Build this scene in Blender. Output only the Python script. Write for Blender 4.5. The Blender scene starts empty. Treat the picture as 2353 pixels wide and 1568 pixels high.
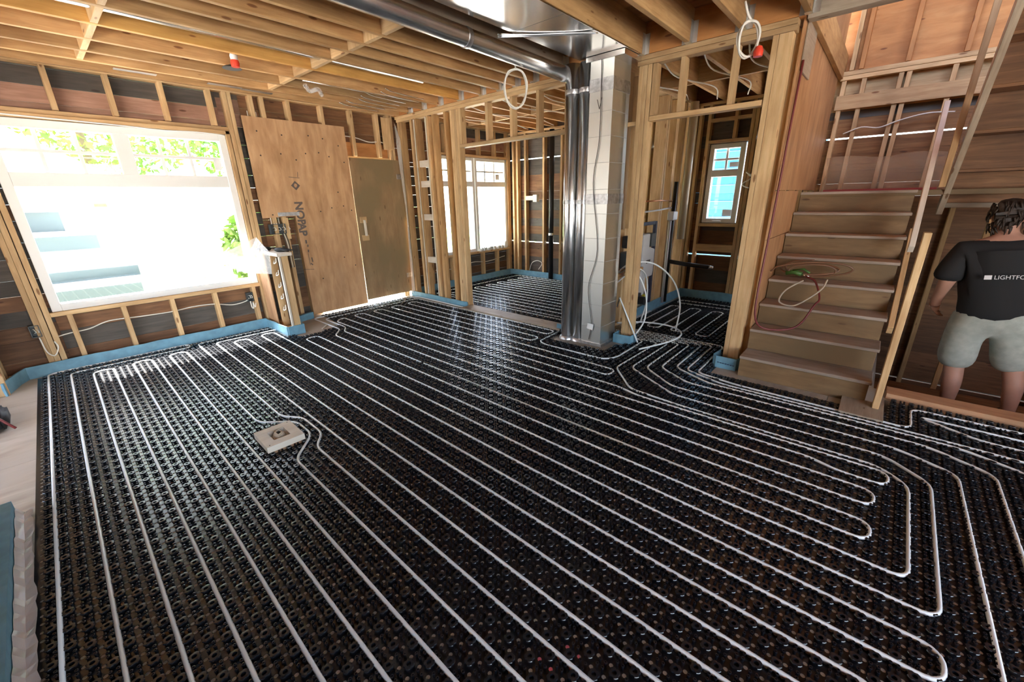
import bpy, bmesh, math, random
import numpy as np
from mathutils import Matrix, Vector
random.seed(7); rng = np.random.default_rng(7)
C = bpy.context.scene.collection
D = bpy.data

# ------------------------------------------------------------------ camera, sky, sun, exposure
CAMZ = 1.485
YAW, PITCH, ROLL = 0.7263, 0.3348, 0.0225
def cam_axes():
    f = Vector((math.cos(YAW)*math.cos(PITCH), math.sin(YAW)*math.cos(PITCH), -math.sin(PITCH)))
    r = Vector((math.sin(YAW), -math.cos(YAW), 0)); d = f.cross(r)
    return math.cos(ROLL)*r+math.sin(ROLL)*d, -math.sin(ROLL)*r+math.cos(ROLL)*d, f
RT, DN, FW = cam_axes()
cd = D.cameras.new('camera'); cam = D.objects.new('camera', cd); C.objects.link(cam)
cd.sensor_width = 36; cd.lens = 939.7/2353*36; cd.clip_start = .02; cd.clip_end = 200
cam.matrix_world = Matrix(((RT.x, -DN.x, -FW.x, 0), (RT.y, -DN.y, -FW.y, 0), (RT.z, -DN.z, -FW.z, CAMZ), (0, 0, 0, 1)))
bpy.context.scene.camera = cam

SUN_ELEV, SUN_DX = math.radians(62), 0.10      # sun stands high over the window side
w = D.worlds.new('World'); bpy.context.scene.world = w; w.use_nodes = True
nt = w.node_tree; nt.nodes.clear()
sky = nt.nodes.new('ShaderNodeTexSky'); sky.sky_type = 'NISHITA'; sky.sun_disc = False
sky.sun_elevation = SUN_ELEV; sky.sun_rotation = math.radians(3); sky.altitude = 50; sky.dust_density = 1.5
bg = nt.nodes.new('ShaderNodeBackground'); bg.inputs['Strength'].default_value = 1.05
wo = nt.nodes.new('ShaderNodeOutputWorld')
hsv = nt.nodes.new('ShaderNodeHueSaturation'); hsv.inputs['Saturation'].default_value = .65      # hazy, whitish summer sky
nt.links.new(sky.outputs[0], hsv.inputs['Color']); nt.links.new(hsv.outputs[0], bg.inputs[0]); nt.links.new(bg.outputs[0], wo.inputs[0])
sl = D.lights.new('sun', 'SUN'); sl.energy = 50.0; sl.angle = math.radians(.6); sl.color = (1, .955, .88)
so = D.objects.new('sun', sl); C.objects.link(so)
sdir = Vector((SUN_DX, -1, -math.tan(SUN_ELEV))).normalized()      # travels into the room
so.rotation_euler = sdir.to_track_quat('-Z', 'Y').to_euler(); so.location = (0, 12, 20)
sc = bpy.context.scene
sc.view_settings.view_transform = 'Standard'; sc.view_settings.look = 'None'
sc.view_settings.gamma = 1; sc.view_settings.use_curve_mapping = False
sc.view_settings.exposure = 1.22
sc.cycles.max_bounces = 10; sc.cycles.diffuse_bounces = 6; sc.cycles.transparent_max_bounces = 12
sc.cycles.sample_clamp_indirect = 8.0; sc.cycles.caustics_reflective = False; sc.cycles.caustics_refractive = False
def portal(name, loc, rot, sx, sy):        # steers sky sampling through a real opening, gives no light of its own
    l = D.lights.new(name, 'AREA'); l.shape = 'RECTANGLE'; l.size = sx; l.size_y = sy
    l.cycles.is_portal = True
    o = D.objects.new(name, l); C.objects.link(o); o.location = loc; o.rotation_euler = rot

# ------------------------------------------------------------------ materials
def newmat(name):
    m = D.materials.new(name); m.use_nodes = True
    n = m.node_tree; b = n.nodes['Principled BSDF']; return m, n, b
def N(n, t, **kw):
    x = n.nodes.new(t)
    for k, v in kw.items():
        if k in x.inputs: x.inputs[k].default_value = v
        else: setattr(x, k, v)
    return x
def ramp(n, pts):
    r = n.nodes.new('ShaderNodeValToRGB'); e = r.color_ramp.elements
    while len(e) < len(pts): e.new(.5)
    for k, (p, c) in enumerate(pts): e[k].position = p; e[k].color = (*c, 1)
    return r
def objcoord(n, scale=(1, 1, 1), rand=True):
    tc = n.nodes.new('ShaderNodeTexCoord'); mp = n.nodes.new('ShaderNodeMapping'); mp.inputs['Scale'].default_value = scale
    if rand:
        oi = n.nodes.new('ShaderNodeObjectInfo'); mu = N(n, 'ShaderNodeVectorMath', operation='SCALE'); mu.inputs[3].default_value = 37
        cb = n.nodes.new('ShaderNodeCombineXYZ'); 
        for k in range(3): n.links.new(oi.outputs['Random'], cb.inputs[k])
        n.links.new(cb.outputs[0], mu.inputs[0])
        ad = N(n, 'ShaderNodeVectorMath', operation='ADD')
        n.links.new(tc.outputs['Object'], ad.inputs[0]); n.links.new(mu.outputs[0], ad.inputs[1])
        n.links.new(ad.outputs[0], mp.inputs[0])
    else: n.links.new(tc.outputs['Object'], mp.inputs[0])
    return mp
def wood(name, c1, c2, c3=None, rough=.65, var=.25, knots=True, stain=None, grain=1.0, vert=False):
    ax = (lambda a, b, c: (c, b, a)) if vert else (lambda a, b, c: (a, b, c))       # grain along x, or upright
    m, n, b = newmat(name); L = n.links.new
    mp = objcoord(n, ax(1.3, 16*grain, 16*grain))
    nz = N(n, 'ShaderNodeTexNoise', Scale=2.2, Detail=6.0, Roughness=.62, Distortion=.6); L(mp.outputs[0], nz.inputs['Vector'])
    rp = ramp(n, [(.28, c1), (.52, c2), (.75, c3 or c2)]); L(nz.outputs[0], rp.inputs[0])
    col = rp.outputs[0]
    mp2 = objcoord(n, ax(2, 5, 5)); n2 = N(n, 'ShaderNodeTexNoise', Scale=1.4, Detail=3.0); L(mp2.outputs[0], n2.inputs['Vector'])
    mx = N(n, 'ShaderNodeMixRGB', blend_type='MULTIPLY'); r2 = ramp(n, [(.3, (.66, .6, .55)), (.62, (1, 1, 1))]); L(n2.outputs[0], r2.inputs[0])
    mx.inputs[0].default_value = .75; L(col, mx.inputs[1]); L(r2.outputs[0], mx.inputs[2]); col = mx.outputs[0]
    if knots:
        mp3 = objcoord(n, ax(3.2, 11, 11)); vo = N(n, 'ShaderNodeTexVoronoi', Scale=1.0); L(mp3.outputs[0], vo.inputs['Vector'])
        r3 = ramp(n, [(.0, (.22, .12, .07)), (.085, (.4, .24, .13)), (.12, (1, 1, 1))]); L(vo.outputs['Distance'], r3.inputs[0])
        m3 = N(n, 'ShaderNodeMixRGB', blend_type='MULTIPLY'); m3.inputs[0].default_value = .85; L(col, m3.inputs[1]); L(r3.outputs[0], m3.inputs[2]); col = m3.outputs[0]
    if stain:
        mp4 = objcoord(n, (1.2, 2, 2)); n4 = N(n, 'ShaderNodeTexNoise', Scale=1.1, Detail=5.0); L(mp4.outputs[0], n4.inputs['Vector'])
        r4 = ramp(n, [(.42, (0, 0, 0)), (.6, (1, 1, 1))]); L(n4.outputs[0], r4.inputs[0])
        m4 = N(n, 'ShaderNodeMixRGB'); m4.inputs[2].default_value = (*stain, 1); L(r4.outputs[0], m4.inputs[0]); L(col, m4.inputs[1]); col = m4.outputs[0]
    oi = n.nodes.new('ShaderNodeObjectInfo'); mr = N(n, 'ShaderNodeMapRange'); mr.inputs[3].default_value = 1-var; mr.inputs[4].default_value = 1+var*.5
    L(oi.outputs['Random'], mr.inputs[0])
    hs = n.nodes.new('ShaderNodeHueSaturation'); L(mr.outputs[0], hs.inputs['Value']); L(col, hs.inputs['Color'])
    L(hs.outputs[0], b.inputs['Base Color']); b.inputs['Roughness'].default_value = rough
    bp = N(n, 'ShaderNodeBump', Strength=.25, Distance=.003); L(nz.outputs[0], bp.inputs['Height']); L(bp.outputs[0], b.inputs['Normal'])
    return m
def plain(name, col, rough=.5, metal=0., spec=.5, noise=0., nscale=8., bump=0.):
    m, n, b = newmat(name); b.inputs['Base Color'].default_value = (*col, 1); b.inputs['Roughness'].default_value = rough
    b.inputs['Metallic'].default_value = metal; b.inputs['Specular IOR Level'].default_value = spec
    if noise or bump:
        mp = objcoord(n, (1, 1, 1)); nz = N(n, 'ShaderNodeTexNoise', Scale=nscale, Detail=4.0); n.links.new(mp.outputs[0], nz.inputs['Vector'])
        r = ramp(n, [(.3, tuple(c*(1-noise) for c in col)), (.7, tuple(min(1, c*(1+noise*.6)) for c in col))]); n.links.new(nz.outputs[0], r.inputs[0])
        n.links.new(r.outputs[0], b.inputs['Base Color'])
        if bump:
            bp = N(n, 'ShaderNodeBump', Strength=bump, Distance=.01); n.links.new(nz.outputs[0], bp.inputs['Height']); n.links.new(bp.outputs[0], b.inputs['Normal'])
    return m
M = {}
M['stud'] = wood('new fir lumber', (.52, .32, .145), (.66, .445, .225), (.74, .535, .30), var=.22)
M['joist'] = wood('joist lumber', (.43, .235, .09), (.57, .34, .145), (.67, .43, .205), var=.3)
M['orange'] = wood('orange joist lumber', (.62, .30, .07), (.72, .38, .10), (.78, .44, .13), var=.1)
M['grey_wood'] = wood('weathered grey lumber', (.33, .27, .2), (.44, .36, .27), (.5, .42, .32), var=.2)
M['ply'] = wood('fir plywood', (.46, .245, .125), (.58, .335, .18), (.66, .41, .235), var=.1, grain=.45)
M['ply_old'] = wood('weathered plywood', (.28, .17, .085), (.37, .235, .12), (.43, .29, .155), var=.1, grain=.4, stain=(.24, .17, .085))
M['ply_red'] = wood('reddish plywood', (.40, .195, .085), (.50, .265, .12), (.58, .335, .165), var=.08, grain=.4)
M['ply_orange'] = wood('orange plywood', (.43, .18, .052), (.53, .24, .078), (.60, .31, .115), var=.1, grain=.4)
M['ply_up'] = wood('upright fir plywood', (.48, .265, .125), (.60, .36, .185), (.68, .43, .24), var=.05, grain=.45, vert=True, knots=False)
M['red_up'] = wood('upright reddish plywood', (.40, .195, .085), (.50, .265, .12), (.58, .335, .165), var=.08, grain=.4, vert=True, knots=False)
M['stair'] = wood('stair plywood', (.17, .098, .043), (.235, .143, .066), (.29, .186, .092), var=.1, grain=.5, stain=(.16, .102, .048))
M['tread'] = wood('worn grey tread', (.28, .215, .165), (.37, .295, .235), (.44, .365, .30), var=.12, grain=.8, knots=False)
M['board'] = wood('old brown sheathing', (.135, .06, .024), (.215, .10, .042), (.30, .148, .066), var=.35)
M['board_dark'] = wood('tarred dark sheathing', (.065, .055, .048), (.1, .085, .072), (.14, .115, .095), var=.3)
M['board_pink'] = wood('pinkish brown sheathing', (.27, .14, .09), (.36, .2, .14), (.43, .255, .185), var=.2)
M['board_warm'] = wood('warm brown old boards', (.19, .085, .028), (.30, .145, .052), (.40, .21, .085), var=.3)
M['subfloor'] = wood('subfloor boards', (.34, .165, .07), (.45, .235, .105), (.54, .31, .15), var=.35)
M['floor'] = wood('dusty floor plywood', (.36, .32, .26), (.44, .395, .325), (.5, .455, .38), var=.05, grain=.3, knots=False, stain=(.40, .36, .30))
M['black'] = plain('black moulded plastic', (.010, .011, .014), rough=.26, spec=.6)
M['pex'] = plain('white pex pipe', (.78, .82, .82), rough=.35)
M['foam'] = plain('blue edge foam', (.16, .34, .45), rough=.6, noise=.18, nscale=14)
M['galv'] = plain('galvanised steel', (.84, .86, .87), rough=.27, metal=1., noise=.12, nscale=5)
M['galv_flat'] = plain('galvanised sheet', (.74, .74, .71), rough=.38, metal=1., noise=.05, nscale=3)
M['vinyl_dull'] = plain('dull seam metal', (.6, .6, .58), rough=.55, metal=.6)
M['pan'] = plain('bright pan sheet', (.78, .77, .75), rough=.17, metal=1., noise=.08, nscale=2.5, bump=.12)
M['foil'] = plain('foil tape', (.62, .62, .63), rough=.38, metal=1., noise=.3, nscale=30, bump=.4)
M['vinyl'] = plain('white vinyl', (.8, .81, .8), rough=.35)
M['cable'] = plain('white cable', (.78, .75, .68), rough=.5)
M['wire_dark'] = plain('dark wire', (.05, .04, .035), rough=.5)
M['box_grey'] = plain('grey plastic box', (.06, .07, .075), rough=.45)
M['abs'] = plain('black abs pipe', (.018, .018, .02), rough=.35)
M['navy'] = plain('navy painted steel', (.012, .016, .05), rough=.4)
M['tank'] = plain('pale grey tank plastic', (.62, .63, .65), rough=.5)
M['yellow'] = plain('yellow plastic', (.62, .6, .03), rough=.4)
M['red'] = plain('red plastic', (.75, .06, .03), rough=.4)
M['redhose'] = plain('dark red hose', (.16, .025, .025), rough=.45)
M['brownhose'] = plain('brown hose', (.2, .1, .055), rough=.45)
M['green'] = plain('green fitting', (.07, .16, .03), rough=.5)
M['rope'] = plain('tan cord', (.46, .38, .29), rough=.8)
M['pale_wood'] = wood('pale wood and sunlit edges', (.66, .6, .5), (.74, .68, .58), (.8, .74, .64), var=.03, knots=False)  # also used where sunlight is painted onto lumber edges
M['ink'] = plain('grey stamp ink', (.13, .1, .085), rough=.8)
M['pencil'] = plain('pencil black', (.05, .035, .03), rough=.8)
M['skin'] = plain('skin', (.5, .27, .19), rough=.55, noise=.12, nscale=9)
M['shirt'] = plain('black cotton', (.012, .012, .013), rough=.85)
M['short'] = plain('pale grey green cotton', (.43, .47, .42), rough=.9, noise=.2, nscale=16, bump=.35)
M['hair'] = plain('dark brown hair', (.035, .02, .012), rough=.6, noise=.4, nscale=40, bump=.6)
M['print'] = plain('white shirt print', (.75, .75, .75), rough=.7)
M['copper'] = plain('copper pipe', (.7, .32, .18), rough=.3, metal=1.)
M['sticker'] = plain('white paper label', (.8, .8, .78), rough=.7)
M['black_cloth'] = plain('black nylon', (.02, .02, .022), rough=.7, noise=.3, nscale=20)
M['concrete'] = plain('pale concrete', (.62, .6, .56), rough=.8, noise=.1, nscale=3)
M['white_paint'] = plain('white paint', (.8, .8, .78), rough=.5)
M['teal'] = plain('teal grey shaded siding', (.045, .085, .095), rough=.6)
M['blue_siding'] = plain('blue siding paint', (.03, .17, .33), rough=.55, noise=.06)
M['leaf'] = plain('green leaves', (.16, .3, .045), rough=.6, noise=.5, nscale=3)
M['bark'] = plain('tree bark', (.16, .11, .07), rough=.9, noise=.3)
M['lawn'] = plain('lawn', (.2, .32, .08), rough=.9, noise=.3, nscale=6)
M['roof'] = plain('grey roof shingle', (.2, .2, .2), rough=.9, noise=.2)
def glassmat():
    m, n, b = newmat('window glass'); n.nodes.remove(b)
    o = n.nodes['Material Output']; t = n.nodes.new('ShaderNodeBsdfTransparent'); g = N(n, 'ShaderNodeBsdfGlossy', Roughness=.02)
    lw = N(n, 'ShaderNodeLayerWeight', Blend=.5); pw_ = N(n, 'ShaderNodeMath', operation='POWER'); pw_.inputs[1].default_value = 5
    ad = N(n, 'ShaderNodeMath', operation='MULTIPLY_ADD'); ad.inputs[1].default_value = .9; ad.inputs[2].default_value = .04; mx = n.nodes.new('ShaderNodeMixShader')
    n.links.new(lw.outputs['Facing'], pw_.inputs[0]); n.links.new(pw_.outputs[0], ad.inputs[0]); n.links.new(ad.outputs[0], mx.inputs[0]); n.links.new(t.outputs[0], mx.inputs[1]); n.links.new(g.outputs[0], mx.inputs[2]); n.links.new(mx.outputs[0], o.inputs[0])
    return m
M['glass'] = glassmat()
def filmmat(name, col, op, rg=.25):
    m, n, b = newmat(name); b.inputs['Base Color'].default_value = (*col, 1); b.inputs['Roughness'].default_value = rg; b.inputs['Specular IOR Level'].default_value = .5 if rg < .4 else .15; b.inputs['Alpha'].default_value = op
    mp = objcoord(n, (1, 1, 1)); nz = N(n, 'ShaderNodeTexNoise', Scale=9.0, Detail=3.0, Distortion=1.5); n.links.new(mp.outputs[0], nz.inputs['Vector'])
    bp = N(n, 'ShaderNodeBump', Strength=.8, Distance=.02); n.links.new(nz.outputs[0], bp.inputs['Height']); n.links.new(bp.outputs[0], b.inputs['Normal'])
    return m
M['film'] = filmmat('clear plastic film', (.85, .85, .83), .3)

# ------------------------------------------------------------------ mesh helpers
_cache = {}
def link(o, parent=None):
    C.objects.link(o)
    if parent is not None: o.parent = parent
    return o
def empty(name, loc=(0, 0, 0), rz=0):
    o = D.objects.new(name, None); o.location = loc; o.rotation_euler = (0, 0, rz); o.empty_display_size = .1
    return link(o)
def tag(o, label, cat=None, group=None, kind=None):
    o['label'] = label
    if cat: o['category'] = cat
    if group: o['group'] = group
    if kind: o['kind'] = kind
    return o
def struct(name, label):
    o = empty(name); tag(o, label, kind='structure'); return o
def bm_obj(name, bm, mat, parent=None, smooth=False):
    me = D.meshes.new(name); bm.to_mesh(me); bm.free()
    if smooth: me.polygons.foreach_set('use_smooth', [True]*len(me.polygons))
    me.materials.append(mat); return link(D.objects.new(name, me), parent)
def box_mesh(l, wd, h, mat, bev):
    key = (round(l, 4), round(wd, 4), round(h, 4), mat.name, bev)
    if key in _cache: return _cache[key]
    bm = bmesh.new(); bmesh.ops.create_cube(bm, size=1); bmesh.ops.scale(bm, vec=(l, wd, h), verts=bm.verts)
    if bev: bmesh.ops.bevel(bm, geom=bm.edges[:], offset=bev, segments=1, affect='EDGES')
    me = D.meshes.new('piece'); bm.to_mesh(me); bm.free(); me.materials.append(mat); _cache[key] = me
    return me
def box(name, lo, hi, mat, parent=None, bev=.002):
    """axis-aligned board; grain runs along its longest side"""
    lo, hi = np.array(lo, float), np.array(hi, float); lo, hi = np.minimum(lo, hi), np.maximum(lo, hi)
    d = hi-lo; c = (lo+hi)/2; ax = int(np.argmax(d))
    bev = min(bev, d.min()*.25)
    if ax == 0: dims = (d[0], d[1], d[2]); rot = Matrix.Identity(3)
    elif ax == 1: dims = (d[1], d[0], d[2]); rot = Matrix(((0, -1, 0), (1, 0, 0), (0, 0, 1)))
    else: dims = (d[2], d[1], d[0]); rot = Matrix(((0, 0, -1), (0, 1, 0), (1, 0, 0)))
    o = D.objects.new(name, box_mesh(*dims, mat, bev)); o.matrix_world = Matrix.Translation(c) @ rot.to_4x4()
    return link(o, parent)
def beam(name, p, q, wd, h, mat, parent=None, up=(0, 0, 1), bev=.002):
    p, q = Vector(p), Vector(q); d = q-p; x = d.normalized(); z = Vector(up); y = z.cross(x).normalized(); z = x.cross(y)
    o = D.objects.new(name, box_mesh(d.length, wd, h, mat, bev))
    R = Matrix((x, y, z)).transposed().to_4x4(); o.matrix_world = Matrix.Translation((p+q)/2) @ R
    return link(o, parent)
def add_box(bm, lo, hi):
    lo, hi = Vector(lo), Vector(hi); r = bmesh.ops.create_cube(bm, size=1)
    bmesh.ops.scale(bm, vec=hi-lo, verts=r['verts']); bmesh.ops.translate(bm, vec=(lo+hi)/2, verts=r['verts'])
def round_path(pts, r, n=5):
    pts = [Vector(p) for p in pts]; out = [pts[0]]
    for i in range(1, len(pts)-1):
        a, b, c = pts[i-1], pts[i], pts[i+1]; u, v = (a-b), (c-b)
        if u.length < 1e-6 or v.length < 1e-6: continue
        rr = r[i] if isinstance(r, (list, tuple)) else r
        k = min(rr, u.length*.49, v.length*.49)
        p0, p1 = b+u.normalized()*k, b+v.normalized()*k
        for j in range(n+1):
            t = j/n; out.append(p0*(1-t)**2+b*2*t*(1-t)+p1*t*t)
    out.append(pts[-1]); return out
def smooth_path(pts, n=6):
    P = [Vector(p) for p in pts]; P = [P[0]*2-P[1]]+P+[P[-1]*2-P[-2]]; out = []
    for i in range(1, len(P)-2):
        a, b, c, d = P[i-1:i+3]
        for j in range(n):
            t = j/n; out.append(.5*((2*b)+(c-a)*t+(2*a-5*b+4*c-d)*t*t+(-a+3*b-3*c+d)*t**3))
    out.append(P[-2]); return out
def tube_bm(bm, pts, r, n=8, closed=False, caps=True):
    pts = [Vector(p) for p in pts]; rings = []; up = Vector((0, 0, 1)); m = len(pts); prev = None
    for i, p in enumerate(pts):
        a = pts[(i-1) % m] if (closed or i > 0) else p; b = pts[(i+1) % m] if (closed or i < m-1) else p
        t = (b-a)
        if t.length < 1e-9: t = Vector((1, 0, 0))
        t.normalize()
        if prev is None:
            s = t.cross(up); s = s.normalized() if s.length > .05 else Vector((1, 0, 0))
        else: s = (prev-t*prev.dot(t)); s = s.normalized() if s.length > 1e-5 else t.cross(up).normalized()
        prev = s; q = t.cross(s); rr = r[i] if isinstance(r, (list, tuple)) else r
        rings.append([bm.verts.new(p+s*rr*math.cos(2*math.pi*k/n)+q*rr*math.sin(2*math.pi*k/n)) for k in range(n)])
    for i in range(m if closed else m-1):
        A, B = rings[i], rings[(i+1) % m]
        for k in range(n): bm.faces.new((A[k], A[(k+1) % n], B[(k+1) % n], B[k]))
    if caps and not closed: bm.faces.new(rings[0][::-1]); bm.faces.new(rings[-1])
def tube(name, pts, r, mat, parent=None, n=8, closed=False):
    bm = bmesh.new(); tube_bm(bm, pts, r, n, closed); bmesh.ops.recalc_face_normals(bm, faces=bm.faces)
    return bm_obj(name, bm, mat, parent, True)
def cable(name, pts, r, mat, parent=None, n=6, k=6): return tube(name, smooth_path(pts, k), r, mat, parent, n)
def lathe(name, prof, mat, loc=(0, 0, 0), n=24, parent=None, axis='z'):
    bm = bmesh.new(); R = []
    for r, z in prof: R.append([bm.verts.new((r*math.cos(2*math.pi*k/n), r*math.sin(2*math.pi*k/n), z)) for k in range(n)])
    for A, B in zip(R, R[1:]):
        for k in range(n): bm.faces.new((A[k], A[(k+1) % n], B[(k+1) % n], B[k]))
    bm.faces.new(R[0][::-1]); bm.faces.new(R[-1])
    bmesh.ops.recalc_face_normals(bm, faces=bm.faces)
    o = bm_obj(name, bm, mat, parent, True); o.location = loc
    if axis == 'x': o.rotation_euler = (0, math.pi/2, 0)
    if axis == 'y': o.rotation_euler = (math.pi/2, 0, 0)
    e = o.modifiers.new('edges', 'EDGE_SPLIT'); e.split_angle = math.radians(40)
    return o
def prism(name, poly, axis, t0, t1, mat, parent=None, bev=0):
    """polygon in the plane across `axis`, extruded t0..t1"""
    bm = bmesh.new(); f = []
    def P(a, b, t): return {'x': (t, a, b), 'y': (a, t, b), 'z': (a, b, t)}[axis]
    A = [bm.verts.new(P(a, b, t0)) for a, b in poly]; B = [bm.verts.new(P(a, b, t1)) for a, b in poly]
    bm.faces.new(A); bm.faces.new(B[::-1]); k = len(poly)
    for i in range(k): bm.faces.new((A[i], B[i], B[(i+1) % k], A[(i+1) % k]))
    bmesh.ops.recalc_face_normals(bm, faces=bm.faces)
    if bev: bmesh.ops.bevel(bm, geom=bm.edges[:], offset=bev, segments=1, affect='EDGES')
    return bm_obj(name, bm, mat, parent)
def ribbon(name, pts, z0, z1, t, mat, parent=None, jitter=0.):
    """upright strip of thickness t following a floor path"""
    bm = bmesh.new(); pts = [Vector((*p, 0)) for p in pts]; rows = []
    for i, p in enumerate(pts):
        a = pts[max(0, i-1)]; b = pts[min(len(pts)-1, i+1)]; d = (b-a).normalized(); nn = Vector((-d.y, d.x, 0))*t/2
        j = random.uniform(-jitter, jitter); bulge = nn*random.uniform(.6, 1.8)
        zm = (z0+z1)/2
        rows.append([bm.verts.new(p+nn+Vector((0, 0, z0))), bm.verts.new(p+nn+bulge+Vector((0, 0, zm))), bm.verts.new(p+nn+Vector((0, 0, z1+j))),
                     bm.verts.new(p-nn+Vector((0, 0, z1+j))), bm.verts.new(p-nn+Vector((0, 0, z0)))])
    for A, B in zip(rows, rows[1:]):
        for k in range(5): bm.faces.new((A[k], A[(k+1) % 5], B[(k+1) % 5], B[k]))
    bm.faces.new(rows[0]); bm.faces.new(rows[-1][::-1])
    bmesh.ops.recalc_face_normals(bm, faces=bm.faces)
    return bm_obj(name, bm, mat, parent)
def dense(pts, step=.12):
    out = []
    for a, b in zip(pts, pts[1:]):
        a, b = Vector(a), Vector(b); n = max(1, int((b-a).length/step))
        for k in range(n): out.append(tuple(a+(b-a)*k/n))
    out.append(tuple(pts[-1])); return out

# ------------------------------------------------------------------ the shell
W1, W2a, W2b, W3 = 5.70, 3.93, 4.02, 6.42       # inner faces: window wall, partition front/back, far wall
JZ0, JZ1 = 2.646, 2.88                            # joist underside / top
# floor
fl = struct('floor', 'dusty plywood subfloor')
k = 0
for x0, x1, y0, y1 in [(-3.2, 1.4, -3.6, 5.86), (1.4, 4.10, -3.6, 5.86), (4.10, 6.6, -.2, 5.86)]:
    for a in np.arange(y0, y1, 1.22):
        box('floor_sheet', (x0, a, -.03), (x1-.003, min(a+1.217, y1), 0), M['floor'], fl, .001)
tag(box('foundation', (-3.2, -3.6, -1.6), (4.10, 5.86, -.035), M['grey_wood'], bev=0), 'joist floor mass below the subfloor', kind='structure').name = 'floor_base'
tag(box('floor_lower', (4.10, .72, -1.6), (6.6, 5.86, -.035), M['grey_wood'], bev=0), 'floor mass below the back rooms', kind='structure')
# steps down behind the low curb
tag(box('floor_step', (4.11, -3.6, -.6), (4.36, -.2, -.19), M['board'], bev=.003), 'dark upper step down behind the curb', kind='structure')
tag(box('floor_step', (4.365, -3.6, -1.2), (5.45, -.2, -.37), M['board'], bev=.003), 'dark wide step the man stands on', kind='structure')
tag(box('floor_pit', (5.455, -3.6, -1.7), (6.5, -.2, -1.2), M['board'], bev=.003), 'dark basement floor', kind='structure')

# ceiling: joists, blocking, boards above
cl = struct('ceiling', 'open joist ceiling with board subfloor above')
JY = [-3.2, -2.8, -2.4, -2.0, -1.6, -1.2, -.8, -.45, -.1, .28, .68, 1.09, 1.49, 1.89, 2.305, 2.715, 3.085, 3.335, 3.575, 3.865, 4.245, 4.63, 4.975, 5.285, 5.58]
for y in JY:
    mat = M['orange'] if abs(y-4.245) < .01 else (M['grey_wood'] if abs(y-2.715) < .01 else M['joist'])
    box('joist', (-3.2, y-.02, JZ0), (W2a, y+.02, JZ1), mat, cl)
    if y > .6: box('joist', (W2b, y-.02, JZ0), (6.55, y+.02, JZ1), M['joist'], cl)
    if 0 < y < 5.5:
        bm = bmesh.new(); t = .0025; x0 = W2a-.055
        add_box(bm, (x0, y-.024, JZ0-.003), (W2a, y+.024, JZ0)); add_box(bm, (x0, y-.024, JZ0), (W2a, y-.0215, JZ0+.15)); add_box(bm, (x0, y+.0215, JZ0), (W2a, y+.024, JZ0+.15))
        add_box(bm, (W2a-.004, y-.06, JZ0), (W2a-.001, y-.024, JZ0+.15)); add_box(bm, (W2a-.004, y+.024, JZ0), (W2a-.001, y+.06, JZ0+.15))
        bm_obj('joist_hanger', bm, M['galv_flat'], cl)
def blocks(x, ys):
    for a, b in zip(ys, ys[1:]):
        box('blocking', (x-.02, a+.022, JZ0+.002), (x+.02, b-.022, JZ1-.01), M['stud'], cl)
blocks(2.10, [y for y in JY if 2.6 < y < 5.4]); blocks(.64, [y for y in JY if 3.5 < y < 5.4])
blocks(5.3, [y for y in JY if .6 < y < 5.6])
for x in np.arange(-3.2, 6.55, .187):
    y0 = -3.6 if x+.187 < 4.06 else .70
    box('subfloor_board', (x, y0, JZ1), (x+.184, 5.9, JZ1+.02), M['subfloor'], cl, .001)
box('rim_board', (W2a+.001, .70, JZ0+.002), (W2b-.001, 5.7, JZ1), M['ply_orange'], cl)
box('stair_header', (3.95, -3.6, JZ0-.02), (4.05, .69, JZ1), M['grey_wood'], cl)
tag(box('ceiling_slab', (-3.3, -3.65, JZ1+.03), (4.05, 5.95, JZ1+.12), M['board'], bev=0), 'upper floor slab', kind='structure')
tag(box('ceiling_slab', (4.06, .78, JZ1+.03), (6.7, 5.95, JZ1+.12), M['board'], bev=0), 'upper floor slab over the back rooms', kind='structure')

def stud(par, x0, x1, y0, y1, z0, z1, mat='stud'): return box('stud', (x0, y0, z0), (x1, y1, z1), M[mat], par)
# ---- window wall (faces -Y)
wb = struct('wall_back', 'open stud wall with the big window')
SD = .089
ZP = 2.655
def boards(par, x0, x1, z0, z1, y, pick):
    z = z0
    while z < z1-.01:
        h = min(random.choice([.138, .14, .142, .185]), z1-z)
        box('sheathing_board', (x0, y, z), (x1, y+.02, z+h-.0025), M[pick(z)], par, .001); z += h
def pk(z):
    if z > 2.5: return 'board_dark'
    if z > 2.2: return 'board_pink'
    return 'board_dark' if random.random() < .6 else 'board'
YB = W1+SD
wx0, wx1, wz0, wz1 = -.06, 1.71, .565, 2.225       # big window
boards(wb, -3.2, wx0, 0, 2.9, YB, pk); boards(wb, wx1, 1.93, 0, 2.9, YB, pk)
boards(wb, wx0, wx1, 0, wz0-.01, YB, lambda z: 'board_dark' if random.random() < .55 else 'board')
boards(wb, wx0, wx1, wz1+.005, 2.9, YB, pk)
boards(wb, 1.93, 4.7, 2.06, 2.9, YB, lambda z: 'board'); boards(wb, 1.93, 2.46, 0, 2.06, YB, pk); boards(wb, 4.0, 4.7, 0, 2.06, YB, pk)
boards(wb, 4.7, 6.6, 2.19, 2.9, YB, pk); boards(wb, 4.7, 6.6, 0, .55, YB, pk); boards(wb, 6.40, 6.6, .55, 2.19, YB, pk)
box('top_plate', (-3.2, W1, ZP), (6.55, W1+SD, ZP+.04), M['stud'], wb); box('top_plate', (-3.2, W1, ZP+.042), (6.55, W1+SD, ZP+.08), M['stud'], wb)
box('rim_board', (-3.2, W1+.03, ZP+.082), (6.55, W1+SD, JZ1), M['joist'], wb)
box('sole_plate', (-.5, W1, 0), (2.3, W1+SD, .038), M['stud'], wb)
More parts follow.
